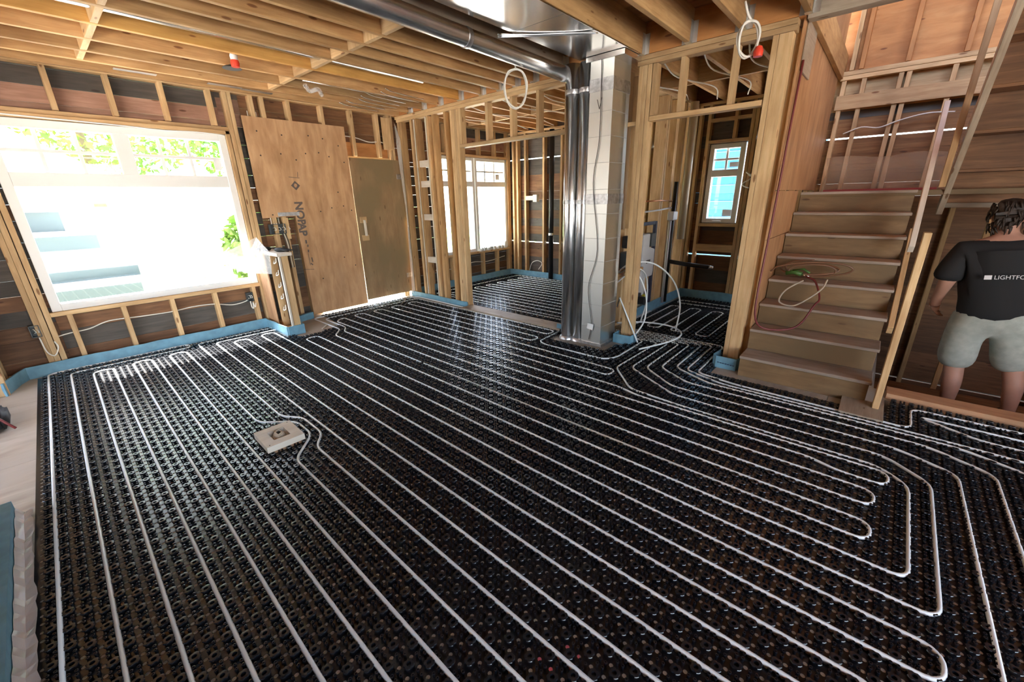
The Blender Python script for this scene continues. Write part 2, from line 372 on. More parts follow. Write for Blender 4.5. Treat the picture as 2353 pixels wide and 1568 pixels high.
for x in (.02, .41, .81, 1.21, 1.615):
    stud(wb, x, x+.04, W1, W1+SD, wz1+.085, ZP); stud(wb, x, x+.04, W1, W1+SD, .038, wz0-.04)
stud(wb, 1.76, 1.80, W1, W1+SD, .038, ZP); stud(wb, 1.712, 1.752, W1, W1+SD, .038, wz1+.04); stud(wb, 1.803, 1.843, W1+.002, W1+SD, .038, ZP)
for x in (-.205, -.165, -.12): stud(wb, x, x+.039, W1, W1+SD, .038, ZP if x < -.13 else wz1+.04)
box('header', (-.12, W1, wz1+.005), (1.76, W1+SD, wz1+.042), M['stud'], wb); box('header', (-.12, W1+.04, wz1+.044), (1.76, W1+SD, wz1+.084), M['stud'], wb)
box('window_sill_plate', (-.08, W1, wz0-.04), (1.712, W1+SD, wz0-.002), M['stud'], wb)
for x in (-.6, -.95, -1.3, 2.015, 2.13, 2.42, 2.83, 3.23, 3.62): stud(wb, x, x+.045, W1, W1+SD, 2.09 if x > 2.3 else .038, ZP)
for x in (3.80, 3.85): stud(wb, x, x+.04, W1, W1+SD, 0, ZP)
for x in (2.30, 2.34, 2.38): stud(wb, x, x+.039, W1+.004, W1+SD, .038, 2.05)
box('filler_board', (3.70, W1-.015, 2.20), (3.84, W1-.001, 2.62), M['stud'], wb)
box('sunlit_lintel', (3.10, W1+.07, 2.092), (3.85, W1+SD-.001, 2.27), M['ply_orange'], wb)  # orange colour stands in for sun glowing on the wood above the door
box('header', (2.3, W1+.03, 2.05), (3.85, W1+SD, 2.09), M['stud'], wb)
# framing round the back room's pair of windows
for x in (4.06, 4.4, 4.66, 6.40, 6.44): stud(wb, x, x+.04, W1, W1+SD, .038, ZP)
for x in (4.85, 5.25, 5.65, 6.05): stud(wb, x, x+.04, W1, W1+SD, 2.235, ZP); stud(wb, x, x+.04, W1, W1+SD, .038, .51)
box('header', (4.66, W1, 2.195), (6.42, W1+SD, 2.233), M['stud'], wb); box('window_sill_plate', (4.66, W1, .51), (6.42, W1+SD, .548), M['stud'], wb)
box('sole_plate', (4.05, W1, 0), (6.42, W1+SD, .038), M['stud'], wb)

# ---- partition (faces -X)
wp = struct('wall_partition', 'open stud partition across the back of the room')
def pst(y0, y1, z0=.038, z1=2.566, mat='stud', x0=W2a): return box('stud', (x0, y0, z0), (W2b, y1, z1), M[mat], wp)
box('top_plate', (W2a, 2.56, 2.568), (W2b, 5.66, 2.606), M['stud'], wp); box('top_plate', (W2a, 2.56, 2.608), (W2b, 5.69, 2.645), M['stud'], wp)
box('top_plate', (W2a, .74, 2.568), (W2b, 1.93, 2.606), M['stud'], wp); box('top_plate', (W2a, .74, 2.608), (W2b, 1.93, 2.645), M['stud'], wp)
for a, b, m in [(5.60, 5.64, 'stud'), (5.545, 5.585, 'joist'), (5.30, 5.34, 'stud'), (5.19, 5.225, 'joist'), (4.93, 4.965, 'stud'), (4.80, 4.85, 'joist'), (4.565, 4.60, 'joist'), (4.44, 4.478, 'stud'), (4.40, 4.438, 'stud'), (4.36, 4.398, 'stud'), (4.315, 4.357, 'stud')]:
    pst(a, b, mat=m)
box('sole_plate', (W2a, 4.30, 0), (W2b, 5.69, .037), M['stud'], wp)
box('threshold_plate', (3.77, 2.60, 0), (3.985, 4.30, .036), M['grey_wood'], wp)
box('header', (W2a, 2.56, 2.12), (W2b, 4.315, 2.158), M['stud'], wp)
for y in (4.275, 3.80, 3.41, 3.03, 2.66): pst(y, y+.04, 2.16, 2.566)
for a, b in [(1.872, 1.91), (1.832, 1.87), (1.79, 1.828)]: pst(a, b)
box('header', (W2a, .89, 2.12), (W2b, 1.785, 2.158), M['stud'], wp); box('header', (W2a+.01, 1.915, 2.10), (W2b, 2.0, 2.135), M['stud'], wp)
for y in (1.745, 1.505, 1.105): pst(y, y+.038, 2.16, 2.566)
pst(.845, .883, .038); 
box('corner_post', (W2a, .755, .0), (W2b, .843, 2.566), M['stud'], wp)
box('sole_plate', (W2a, 1.79, 0), (W2b, 1.92, .037), M['stud'], wp)
# little ladder blocks between pale strips painted as light on stud edges
for y in (5.245, 4.985): box('lit_edge_strip', (W2a+.004, y, .06), (W2a+.022, y+.018, 2.56), M['pale_wood'], wp)
for z in (1.94, 1.67, 1.21, .585): box('ladder_block', (W2a+.002, 5.005, z), (W2a+.04, 5.243, z+.085), M['pale_wood'], wp)

# ---- far wall (faces -X)
wf = struct('wall_far', 'far stud wall with gapped sheathing')
def boards_x(par, y0, y1, z0, z1, x, pick, gaps=()):
    z = z0
    while z < z1-.01:
        h = min(random.choice([.145, .15, .19]), z1-z); g = .0006
        for gz in gaps:
            if z < gz <= z+h+.02: h = gz-z; g = .016
        box('sheathing_board', (x, y0, z), (x+.02, y1, z+h-g), M[pick(z)], par, .001); z += h
XB = W3+SD
pf = lambda z: 'board' if random.random() < .62 else 'board_dark'
boards_x(wf, 2.35, 5.9, -.1, 2.9, XB, pf, (.68, 2.19)); boards_x(wf, .72, 1.55, -.1, 2.9, XB, pf, (.65, 1.05, 2.19)); boards_x(wf, 2.01, 2.35, -.1, 2.9, XB, pf, (.65,))
boards_x(wf, 1.55, 2.01, -.1, 1.10, XB, pf, (.65,)); boards_x(wf, 1.55, 2.01, 2.13, 2.9, XB, pf)
for y in (5.56, 5.46, 5.26, 4.83, 4.44, 4.04, 3.64, 3.24, 2.84, 2.44): box('stud', (W3, y, .038), (XB, y+.042, 2.61), M['stud'], wf)
for a, b in [(2.20, 2.24), (2.15, 2.19), (2.03, 2.07), (1.50, 1.54), (1.455, 1.495), (1.33, 1.37), (1.285, 1.325), (.95, .99)]: box('stud', (W3, a, .038), (XB, b, 2.61), M['stud'], wf)
box('window_sill_plate', (W3, 1.54, 1.05), (XB, 2.03, 1.09), M['stud'], wf); box('header', (W3, 1.54, 2.135), (XB, 2.03, 2.175), M['stud'], wf); box('blocking', (W3, 1.54, .70), (XB, 2.03, .80), M['stud'], wf); box('blocking', (W3, 1.54, 2.40), (XB, 2.03, 2.44), M['stud'], wf)
stud(wf, W3, XB, 1.70, 1.74, 2.18, 2.61)
box('top_plate', (W3, .72, 2.61), (XB, 5.69, 2.645), M['stud'], wf); box('sole_plate', (W3, .72, 0), (XB, 5.69, .037), M['stud'], wf)
# ---- wet wall between the back room and the small washroom
ww = struct('wall_wet', 'stud wall carrying the plumbing')
for x, m in [(4.12, 'joist'), (4.45, 'stud'), (4.62, 'stud'), (5.36, 'stud'), (5.66, 'stud'), (5.95, 'stud'), (6.30, 'stud')]: box('stud', (x, 2.20, .038), (x+.04, 2.34, 2.60), M[m], ww)
for x in (5.415, 5.705): box('stud', (x, 2.20, .038), (x+.04, 2.34, 2.60), M['stud'], ww)
box('top_plate', (W2b, 2.20, 2.602), (W3, 2.34, 2.64), M['stud'], ww); box('sole_plate', (W2b, 2.20, 0), (W3, 2.34, .037), M['stud'], ww)
box('plywood_back', (4.03, 2.345, .04), (4.75, 2.36, 1.1), M['ply_red'], ww, .001)
for x in (4.13, 4.33): box('stud', (x, 2.09, 1.15), (x+.09, 2.19, 2.6), M['stud'], ww)
# ---- left side wall stubs
wl = struct('wall_left', 'short stud walls either side of the side opening')
for y in (5.29, 5.40, 5.62): box('stud', (-.56, y, 0), (-.47, y+.045, JZ0), M['stud'], wl)
box('sheathing_panel', (-.60, 5.26, 0), (-.565, 5.70, JZ0), M['board_dark'], wl)
for y in (3.0, 2.6, 2.2, 1.8): box('stud', (-.56, y, .038), (-.47, y+.045, JZ0), M['stud'], wl)
box('sole_plate', (-.56, -3.5, 0), (-.47, 3.045, .037), M['stud'], wl)
box('sheathing_panel', (-.60, -.6, 0), (-.565, 3.045, JZ0), M['board'], wl)
box('header', (-.56, 3.045, 2.3), (-.47, 5.29, JZ0), M['stud'], wl)
ws = struct('wall_side', 'outer wall left of the room')
box('sheathing_panel', (-3.25, -3.6, -.1), (-3.2, -.8, JZ1), M['ply'], ws); box('sheathing_panel', (-3.25, 5.0, -.1), (-3.2, 5.86, JZ1), M['ply'], ws)
box('sheathing_panel', (-3.25, -.8, -.1), (-3.2, 5.0, .35), M['ply'], ws); box('header', (-3.25, -.8, 2.25), (-3.2, 5.0, JZ1), M['stud'], ws)
for y in (-.8, 1.1, 3.0, 4.95): box('stud', (-3.24, y, .35), (-3.15, y+.045, 2.25), M['stud'], ws)
# ---- rear of the house: open glazed end behind the camera
wr = struct('wall_rear', 'rear wall with wide openings')
box('sheathing_panel', (2.1, -3.66, -.1), (6.6, -3.60, JZ1), M['ply'], wr)  # unseen panel, widened to block rear light from the space under the stairs
for x in (-3.1, -.6, 2.03): box('post', (x-.07, -3.65, 0), (x+.07, -3.55, JZ0), M['stud'], wr)
box('header', (-3.2, -3.66, JZ0-.12), (6.5, -3.54, JZ0), M['stud'], wr)
# ---- stairwell
wst = struct('wall_stair', 'plywood and stud walls round the stairs')
YS0, YS1 = -.165, .70
prism('plywood_panel', [(3.99, .0), (4.9, .0), (4.9, 1.115), (3.99, 1.115)], 'y', YS1+.003, YS1+.017, M['red_up'], wst)
prism('plywood_panel', [(3.99, 1.12), (5.10, 1.12), (5.10, 1.50), (3.99, 1.50)], 'y', YS1+.003, YS1+.017, M['red_up'], wst)
prism('plywood_panel', [(3.99, 1.505), (6.275, 1.505), (6.275, 2.666), (3.99, 2.666)], 'y', YS1+.003, YS1+.017, M['red_up'], wst)
prism('plywood_panel', [(4.07, 2.672), (6.275, 2.672), (6.275, 4.4), (4.07, 4.4)], 'y', YS1+.003, YS1+.017, M['ply_up'], wst)
box('filler_board', (4.06, YS1-.012, 2.335), (4.43, YS1+.001, 2.66), M['grey_wood'], wst)
for x in (4.03, 4.5, 4.95, 5.4, 5.85, 6.2): box('stud', (x, YS1+.02, 0), (x+.04, YS1+.06, 2.60 if x < 4.4 else 4.4), M['stud'], wst)
XL = 6.28
for y in (.64, .47, .175, .115, -.215, -.60, -1.0): box('stud', (XL, y-.02, 1.485), (XL+SD, y+.02, 2.62), M['stud'], wst)
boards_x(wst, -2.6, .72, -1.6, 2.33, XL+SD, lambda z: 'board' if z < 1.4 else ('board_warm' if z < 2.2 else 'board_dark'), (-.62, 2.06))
box('plywood_panel', (XL+SD, -2.6, 2.33), (XL+SD+.02, .72, 2.66), M['stud'], wst); box('plywood_panel', (XL+SD, -2.6, 2.662), (XL+SD+.02, .72, 4.6), M['ply_orange'], wst)
box('ledger_board', (XL-.022, -1.4, 2.335), (XL-.002, .68, 2.475), M['stud'], wst)
box('plate', (XL, -1.4, 2.625), (XL+SD, .68, 2.665), M['stud'], wst); box('plate', (XL, -1.4, 2.668), (XL+SD, .68, 2.71), M['stud'], wst)
for y in (.60, .52, .15, -.26, -.68): box('stud', (XL, y-.02, 2.715), (XL+SD, y+.02, 4.6), M['stud'] if y > .55 else M['ply_orange'], wst)
for y in (-.5, -.95, -1.5): box('stud', (XL, y-.02, -1.2), (XL+SD, y+.02, 1.45), M['joist'], wst)
box('sheathing_panel', (4.1, -2.62, -1.6), (6.5, -2.58, 4.6), M['board'], wst)
box('sheathing_panel', (4.1, .70, -1.6), (6.4, .715, -.04), M['board'], wst)
box('landing_floor', (5.25, -1.35, 1.44), (6.28, YS1, 1.482), M['stair'], wst)
box('stairwell_sun_cover', (3.2, -2.7, 4.62), (6.9, 2.0, 4.66), M['ply_orange'], wst)  # unseen cover added to stop sun entering the stairwell from above
# windows -----------------------------------------------------------
def window(name, lab, axis, plane, a0, a1, z0, z1, bars, munt=(), depth=.08, fw=.055, glass=True):
    """frame in plane across axis ('y' or 'x'); bars = list of ('h'|'v', pos, lo, hi, width)"""
    w_ = struct(name, lab)
    def b(nm, al, ah, zl, zh, d0, d1, mat):
        lo, hi = ((al, plane+d0, zl), (ah, plane+d1, zh)) if axis == 'y' else ((plane+d0, al, zl), (plane+d1, ah, zh))
        return box(nm, lo, hi, M[mat], w_, .004)
    b('frame_side', a0, a0+fw, z0, z1, 0, depth, 'vinyl'); b('frame_side', a1-fw, a1, z0, z1, 0, depth, 'vinyl')
    b('frame_head', a0+fw, a1-fw, z1-fw, z1, 0, depth, 'vinyl'); b('frame_sill', a0+fw, a1-fw, z0, z0+fw, 0, depth, 'vinyl')
    for kd, p, lo, hi, wd in bars:
        if kd == 'h': b('mullion', lo, hi, p-wd/2, p+wd/2, .005, depth-.005, 'vinyl')
        else: b('mullion', p-wd/2, p+wd/2, lo, hi, .006, depth-.006, 'vinyl')
    for kd, p, lo, hi in munt:
        if kd == 'h': b('muntin', lo, hi, p-.015, p+.015, .03, .05, 'vinyl')
        else: b('muntin', p-.015, p+.015, lo, hi, .031, .049, 'vinyl')
    if glass: b('pane', a0+fw*.6, a1-fw*.6, z0+fw*.6, z1-fw*.6, .038, .042, 'glass')
    return w_, b
mz = 1.735
w1, b1 = window('window_1', 'large white vinyl picture window with divided lights above', 'y', W1+.03, wx0, wx1, wz0, wz1, [('h', mz, wx0+.05, wx1-.05, .12), ('v', .815, mz, wz1-.05, .12)],
    [('v', .245, mz, 2.17), ('v', .495, mz, 2.17), ('h', 1.975, wx0+.05, .76), ('v', 1.10, mz, 2.17), ('v', 1.345, mz, 2.17), ('h', 1.975, .87, wx1-.05)], fw=.07)
for a, z, dx, dz in ((1.52, .72, .06, .14), (1.42, .70, .06, .09), (1.55, 1.86, .07, .1), (1.5, 1.86, .03, .03)):
    b1('glass_label', a, a+dx, z, z+dz, .034, .037, 'sticker')
w2, b2 = window('window_2', 'white vinyl window left half of the back room pair', 'y', W1+.03, 4.70, 5.53, .552, 2.19, [('h', 1.75, 4.74, 5.49, .09)],
    [('v', 4.98, 1.78, 2.14), ('v', 5.23, 1.78, 2.14), ('h', 1.965, 4.75, 5.48)])
w3, b3 = window('window_3', 'white vinyl window right half of the back room pair', 'y', W1+.03, 5.545, 6.395, .552, 2.19, [('h', 1.75, 5.6, 6.34, .09)],
    [('v', 5.83, 1.78, 2.14), ('v', 6.08, 1.78, 2.14), ('h', 1.965, 5.6, 6.34)])
b3('glass_label', 6.12, 6.22, 1.83, 1.93, .034, .037, 'sticker')
w4, b4 = window('window_4', 'narrow white vinyl window in the small washroom', 'x', W3+.03, 1.565, 2.005, 1.10, 2.125, [('h', 1.755, 1.6, 1.97, .09)],
    [('v', 1.785, 1.78, 2.08), ('h', 1.93, 1.61, 1.96)], fw=.06)
b4('glass_label', 1.63, 1.75, 1.19, 1.28, .034, .037, 'sticker'); b4('glass_label', 1.63, 1.74, 1.83, 1.89, .034, .037, 'sticker')
b4('crank_handle', 1.74, 1.86, 1.11, 1.13, -.02, .0, 'vinyl')
portal('portal_window', ((wx0+wx1)/2, W1+.12, 1.4), (math.pi/2, 0, math.pi), 1.75, 1.65)
portal('portal_back_room', (5.55, W1+.12, 1.37), (math.pi/2, 0, math.pi), 1.65, 1.6)
portal('portal_side', (-3.3, 2.1, 1.3), (math.pi/2, 0, -math.pi/2), 5.8, 1.9)
portal('portal_rear', (-.55, -3.62, 1.3), (math.pi/2, 0, 0), 5.2, 2.5)

# ------------------------------------------------------------------ dimpled heating mats
P, A0, B0, TW = .0479, .6555, 1.175, .02
def ab2w(a, b): return ((a+TW*b)/(1+TW*TW), (b-TW*a)/(1+TW*TW))
def w2ab(x, y): return (x-TW*y, y+TW*x)
def uv(u, v, z=.0138): x, y = ab2w(A0+u*P, B0+v*P); return Vector((x, y, z))
def wuv(x, y, z=.0138): return Vector((x, y, z))
def in_main(x, y):
    if x > 3.52 and y > .9 and y < 1.80: return x < 4.5
    if y > 5.61 or y < -1.6 or x-TW*y < A0-22.2*P: return False
    if -.27 < y < .92: return x < 3.60
    if y <= -.27: return x < 3.90
    if x > 3.76: return False
    if 1.76 < x < 2.36 and y > 4.86 and y > 4.86+(x-1.9)*.25 and x < 2.30+(y-4.9)*.1: return False
    if 1.68 < x < 1.92 and y > 5.0: return False
    if x > 3.50 and 1.88 < y < 2.56: return False
    return True
def in_wash(x, y): return (4.5 <= x < 6.33 and .92 < y < 2.12) or (4.06 < x < 4.5 and 1.80 <= y < 2.10)
def in_back(x, y): return 4.05 < x < 6.36 and 2.50 < y < 5.60
tube_segs = []                                   # filled below, nubs stay clear of slanting tubes

def tpl_lathe(prof, n, notch=None, cap=True):
    V = []; F = []
    for k, (r, z) in enumerate(prof):
        for j in range(n):
            t = 2*math.pi*j/n; rr = r
            if notch and k in notch and j % (n//4) == 0: rr = r*notch[k]
            V.append((rr*math.cos(t), rr*math.sin(t), z))
    for k in range(len(prof)-1):
        for j in range(n): F.append((k*n+j, k*n+(j+1) % n, (k+1)*n+(j+1) % n, (k+1)*n+j))
    if cap: F.append(tuple((len(prof)-1)*n+j for j in range(n)))
    return np.array(V), F
def tpl_join(parts):
    V = []; F = []; o = 0
    for (v, f), off in parts:
        V.append(v+np.array(off)); F += [tuple(i+o for i in q) for q in f]; o += len(v)
    return np.concatenate(V), F
NUB_HI = tpl_lathe([(.0150, .001), (.0152, .010), (.0192, .0145), (.0195, .0178), (.0182, .0198), (.0158, .0203), (.0080, .0203), (.0068, .012)], 16, {1: .95, 2: .80, 3: .78, 4: .78, 5: .78})
NUB_LO = tpl_lathe([(.0152, .001), (.0195, .016), (.0176, .0202), (.0078, .0203), (.006, .012)], 8, {1: .84, 2: .84})
PEG = tpl_lathe([(.0046, .001), (.0042, .013), (.0062, .0155), (.0058, .019), (.0030, .0195), (.0022, .0165)], 7)
PEGL = tpl_lathe([(.0046, .001), (.006, .017), (.0035, .0195)], 5)
o_ = .0098
PEG_HI = tpl_join([(PEG, (sx*o_, sy*o_, 0)) for sx in (-1, 1) for sy in (-1, 1)])
PEG_LO = tpl_join([(PEGL, (sx*o_, sy*o_, 0)) for sx in (-1, 1) for sy in (-1, 1)])
def tile_tpl(n, r=.0068, z=.0015):
    V = []; F = []; h = P/2
    for j in range(n): t = 2*math.pi*(j+.5)/n; V.append((r*math.cos(t), r*math.sin(t), z))
    for j in range(n):
        t = 2*math.pi*(j+.5)/n; s = h/max(abs(math.cos(t)), abs(math.sin(t))); V.append((s*math.cos(t), s*math.sin(t), z))
    for j in range(n): F.append((j, n+j, n+(j+1) % n, (j+1) % n))
    for j in range(n):                             # lip down to the floor
        V.append((r*math.cos(2*math.pi*(j+.5)/n), r*math.sin(2*math.pi*(j+.5)/n), .0002))
    for j in range(n): F.append((2*n+j, j, (j+1) % n, 2*n+(j+1) % n))
    return np.array(V), F
def tile_full(n):     # corners filled exactly: ring of n=8 points on the square
    V = []; F = []; h = P/2; sq = [(h, 0), (h, h), (0, h), (-h, h), (-h, 0), (-h, -h), (0, -h), (h, -h)]
    r = .0074
    for j in range(8): t = math.pi/4*j; V.append((r*math.cos(t), r*math.sin(t), .0015))
    for x, y in sq: V.append((x, y, .0015))
    for j in range(8): F.append((j, 8+j, 8+(j+1) % 8, (j+1) % 8))
    for j in range(8): t = math.pi/4*j; V.append((r*math.cos(t), r*math.sin(t), .0002))
    for j in range(8): F.append((16+j, j, (j+1) % 8, 16+(j+1) % 8))
    return np.array(V), F
TILE = tile_full(8)
TILE0 = (np.array([(-P/2, -P/2, .0015), (P/2, -P/2, .0015), (P/2, P/2, .0015), (-P/2, P/2, .0015)]), [(0, 1, 2, 3)])
ROT = np.array([[1, -TW, 0], [TW, 1, 0], [0, 0, 1.]])/math.sqrt(1+TW*TW); ROT[2, 2] = 1
ROTM = np.array([[1, TW, 0], [-TW, 1, 0], [0, 0, 1.]])
def stamp(name, groups, mat, parent, smooth=True):
    VV = []; LI = []; LT = []; off = 0
    for (V, F), pts in groups:
        if len(pts) == 0: continue
        Vr = V @ ROTM.T; nv = len(V); k = len(pts)
        VV.append((Vr[None]+np.c_[pts, np.zeros(k)][:, None]).reshape(-1, 3))
        fl_ = np.concatenate([np.array(f) for f in F]); lt = np.array([len(f) for f in F])
        LI.append((fl_[None]+(off+np.arange(k)*nv)[:, None]).ravel()); LT.append(np.tile(lt, k)); off += nv*k
    VV = np.concatenate(VV); LI = np.concatenate(LI); LT = np.concatenate(LT)
    me = D.meshes.new(name); me.vertices.add(len(VV)); me.vertices.foreach_set('co', VV.ravel())
    me.loops.add(len(LI)); me.loops.foreach_set('vertex_index', LI.astype(np.int32))
    me.polygons.add(len(LT)); ls = np.zeros(len(LT), np.int32); ls[1:] = np.cumsum(LT)[:-1]
    me.polygons.foreach_set('loop_start', ls)
    try: me.polygons.foreach_set('loop_total', LT.astype(np.int32))
    except Exception: pass
    me.update(calc_edges=True); me.validate()
    me.materials.append(mat)
    if smooth: me.shade_smooth(); 
    try:
        me.set_sharp_from_angle(angle=math.radians(35))
    except Exception: pass
    return link(D.objects.new(name, me), parent)
def cam_depth(x, y, z=.01):
    q = Vector((x, y, z-CAMZ)); dp = q.dot(FW); return dp, (939.7*q.dot(RT)/dp, 939.7*q.dot(DN)/dp) if dp > .05 else (1e9, 1e9)
def make_mat(name, lab, inside, bounds, n_parts=0):
    th = empty(name); tag(th, lab, 'heating mat')
    x0, x1, y0, y1 = bounds
    us = range(int((x0-.15-A0)/P)-1, int((x1+.15-A0)/P)+2); vs = range(int((y0-.15-B0)/P)-1, int((y1+.15-B0)/P)+2)
    near_n, far_n, near_p, far_p, th1, th0, sel = [], [], [], [], [], [], []
    for i in us:
        for j in vs:
            x, y = ab2w(A0+i*P, B0+j*P)             # a channel crossing: the hole
            if inside(x, y):
                dp, (px, py) = cam_depth(x, y)
                if dp > .05 and abs(px) < 1400 and abs(py) < 1000: (th1 if dp < 4.2 else th0).append((x, y))
                elif dp > -1: th0.append((x, y))
            x, y = ab2w(A0+(i+.5)*P, B0+(j-.5)*P)
            if not inside(x, y): continue
            dp, (px, py) = cam_depth(x, y)
            if dp < .05 or abs(px) > 1260 or abs(py) > 860:
                if dp < -.5 or abs(px) > 2400 or abs(py) > 1900: continue
                (far_n if (i+j) % 2 == 0 else far_p).append((x, y)); continue
            hit = False
            for ax, ay, dx, dy, L in tube_segs:
                t = (x-ax)*dx+(y-ay)*dy
                if 0 <= t <= L and abs((x-ax)*dy-(y-ay)*dx) < .0125: hit = True; break
            if hit: continue
            if (i+j) % 2 == 0:
                if dp < 2.3: near_n.append((x, y)); sel.append((dp, x, y)) if abs(px) < 1170 and abs(py) < 780 else None
                else: far_n.append((x, y))
            else: (near_p if dp < 2.3 else far_p).append((x, y))
    if n_parts:
        sel.sort(); pick = {(x, y) for _, x, y in sel[:n_parts]}; near_n = [p for p in near_n if p not in pick]
        me = stamp('nub', [(NUB_HI, [(0., 0.)])], M['black'], None); C.objects.unlink(me)
        for x, y in sorted(pick):
            o = D.objects.new('nub', me.data); o.location = (x, y, 0); link(o, th)
        D.objects.remove(me)
    bs = stamp('base_sheet', [(TILE, th1), (TILE0, th0)], M['black'], th, False)
    if near_n or far_n: stamp('nub_field', [(NUB_HI, near_n), (NUB_LO, far_n)], M['black'], th)['kind'] = 'stuff'
    if near_p or far_p: stamp('peg_field', [(PEG_HI, near_p), (PEG_LO, far_p)], M['black'], th)['kind'] = 'stuff'
    return th

# ------------------------------------------------------------------ heating tubes laid between the nubs
def register(pts):
    for a, b in zip(pts, pts[1:]):
        d = Vector((b.x-a.x, b.y-a.y)); L = d.length
        if L < .03: continue
        aa, bb = w2ab(d.x/L, d.y/L)
        if min(abs(aa), abs(bb)) > .1: tube_segs.append((a.x, a.y, d.x/L, d.y/L, L))
def heat_tube(lab, pts, r=.07, closed=False):
    rp = round_path(pts, r, 6); register([Vector(p) for p in pts])
    t = tube('heating_tube', rp, .0082, M['pex'], None, 8, closed)
    tag(t, lab, 'pipe', 'white heating pipes laid in the floor mat'); return t
VB = -62                                            # runs go on past the lower edge of the picture
def serp(cols, tops, bots, start_v):
    """columns u in order, alternating U-turns at tops / bottoms"""
    pts = []; up = True
    for k, u in enumerate(cols):
        a, b = (bots[k], tops[k]) if up else (tops[k], bots[k])
        pts += [uv(u, a), uv(u, b)]; up = not up
    return pts
# circuit feeding the left two thirds
c1 = [uv(-21, -36), uv(-21, 93), uv(1.5, 93), uv(1.5, 90), uv(-18, 90), uv(-18, -30)]
for a, b, t in [(-15, -12, 87), (-9, -6, 87.5), (-3, 0, 87.5)]: c1 += [uv(a, -30), uv(a, t), uv(b, t), uv(b, -30)]
c1 += [uv(3, -30), uv(3, 91.5), uv(20.5, 91.5), uv(20.5, 89), uv(6, 89), uv(6, -30)]
blk = {}
for a, b, t in [(9, 12, 86.5), (15, 18, 87)]: c1 += [uv(a, -30), uv(a, t), uv(b, t), uv(b, -33 if b == 18 else -30)]
c1 += [uv(21, -33), uv(21, 75), uv(24, 75), uv(24, -33), uv(44.5, -33), uv(48, -29), uv(48, -3), wuv(3.273, 1.467), wuv(4.11, 1.451), wuv(4.11, 2.16)]
# detours round the wooden block
def detour(pts, u, pairs):
    out = []
    for i, p in enumerate(pts):
        out.append(p)
        if i+1 < len(pts):
            a, b = w2ab(p.x, p.y); a2, b2 = w2ab(pts[i+1].x, pts[i+1].y)
            if abs(a-(A0+u*P)) < .004 and abs(a2-a) < .004 and abs(b2-b) > 2:
                seq = pairs if b2 > b else pairs[::-1]
                out += [uv(x, y) for x, y in seq]
    return out
c1 = detour(c1, 0, [(0, 26), (3.9, 30.5), (3.9, 35.8), (0, 40)]); c1 = detour(c1, 3, [(3, 27), (5, 29.6), (5, 36.4), (3, 39.2)])
heat_tube('white heating pipe winding over the left of the room past the wooden block', c1)
heat_tube('white heating pipe running from the doorway bundle round to the temporary door wall', [wuv(4.06, 2.16), wuv(4.06, 1.546), wuv(3.19, 1.574), wuv(2.865, 1.28), uv(45, -5), uv(45, -28.5), uv(42.5, -31.2), uv(27, -31.2), uv(27, 72), uv(30.2, 76), uv(30.2, 92), uv(65, 91.5), uv(65, 33), wuv(3.76, 2.594), wuv(3.34, 2.568), uv(54, 28), wuv(3.30, 1.76), wuv(3.42, 1.69), wuv(4.03, 1.69), wuv(4.03, 2.16)])
c3 = [uv(30, 40), uv(30, -28.5), uv(33, -28.5), uv(33, 84), uv(36, 86), uv(36, -28.5), uv(39, -28.5), uv(39, 86), uv(42, 86), uv(42, -22.5), uv(41, -25), uv(41, -29.5), uv(44, -29.5), uv(44, 1), uv(45, 5), uv(45, 86), uv(48, 86), uv(48, 9), uv(51, 9), uv(51, 86), uv(54, 86), uv(54, 32), uv(57, 32), uv(57, 86), uv(60, 86), uv(60, 32), uv(63, 32), uv(63, 89), uv(32, 89), uv(32, 76.5), uv(30, 73.5), uv(30, 41)]
heat_tube('white heating pipe looping in long hairpins beside the partition', c3)
heat_tube('white heating pipe bending at the stair foot, fourth line in from the stairs', [wuv(4.16, 2.16), wuv(4.16, 1.358), wuv(3.355, 1.364), uv(51, -1.5), uv(51, -30), uv(48.5, -35.3), uv(-21, -36.6)])
heat_tube('white heating pipe bending at the stair foot, third line in from the stairs', [wuv(4.21, 2.16), wuv(4.21, 1.266), wuv(3.445, 1.264), uv(54, -3), uv(54, -33), uv(51, -38.4), uv(-21, -39.4)])
heat_tube('white heating pipe next but one to the stair foot', [wuv(4.26, 2.16), wuv(4.26, 1.163), wuv(3.527, 1.16), uv(56, -6), uv(56, -36), uv(53.5, -41.4), uv(-21, -42.4)])
heat_tube('white heating pipe next to the outermost one along the stair foot', [wuv(4.30, 2.16), wuv(4.30, 1.066), wuv(3.526, 1.066), uv(57.1, -8), uv(57.1, -33), uv(56.6, -46), uv(54, -60)])
heat_tube('white heating pipe closest to the stairs, kinking round the bottom post', [wuv(4.35, 2.16), wuv(4.35, .975), wuv(3.526, .973), uv(58.3, -10), uv(58.3, -31.4), uv(65.6, -31.4), uv(66.2, -58)])
heat_tube('white hairpin heating pipe near the low curb by the man', [uv(60, -60), uv(60, -38), uv(63.2, -32), uv(63.2, -60)], r=.06)
pw = [wuv(4.40, 2.10), wuv(4.55, 2.02)]
ys = [2.03, 1.90, 1.76, 1.62, 1.48, 1.34, 1.20]
for k, y in enumerate(ys): pw += [wuv(4.56, y), wuv(5.70, y)] if k % 2 == 0 else [wuv(5.70, y), wuv(4.56, y)]
pw += [wuv(5.70, 1.0), wuv(5.90, 1.0), wuv(5.90, 2.04), wuv(6.08, 2.04), wuv(6.08, 1.0)]
heat_tube('white heating pipe in tight rows on the washroom floor', pw)
dn = []; dv = [(74+3*k) for k in range(14)]
for k, u in enumerate(dv): dn += [uv(u, 32), uv(u, 86.5)] if k % 2 == 0 else [uv(u, 86.5), uv(u, 32)]
heat_tube('white heating pipe in close rows on the back room floor', dn)
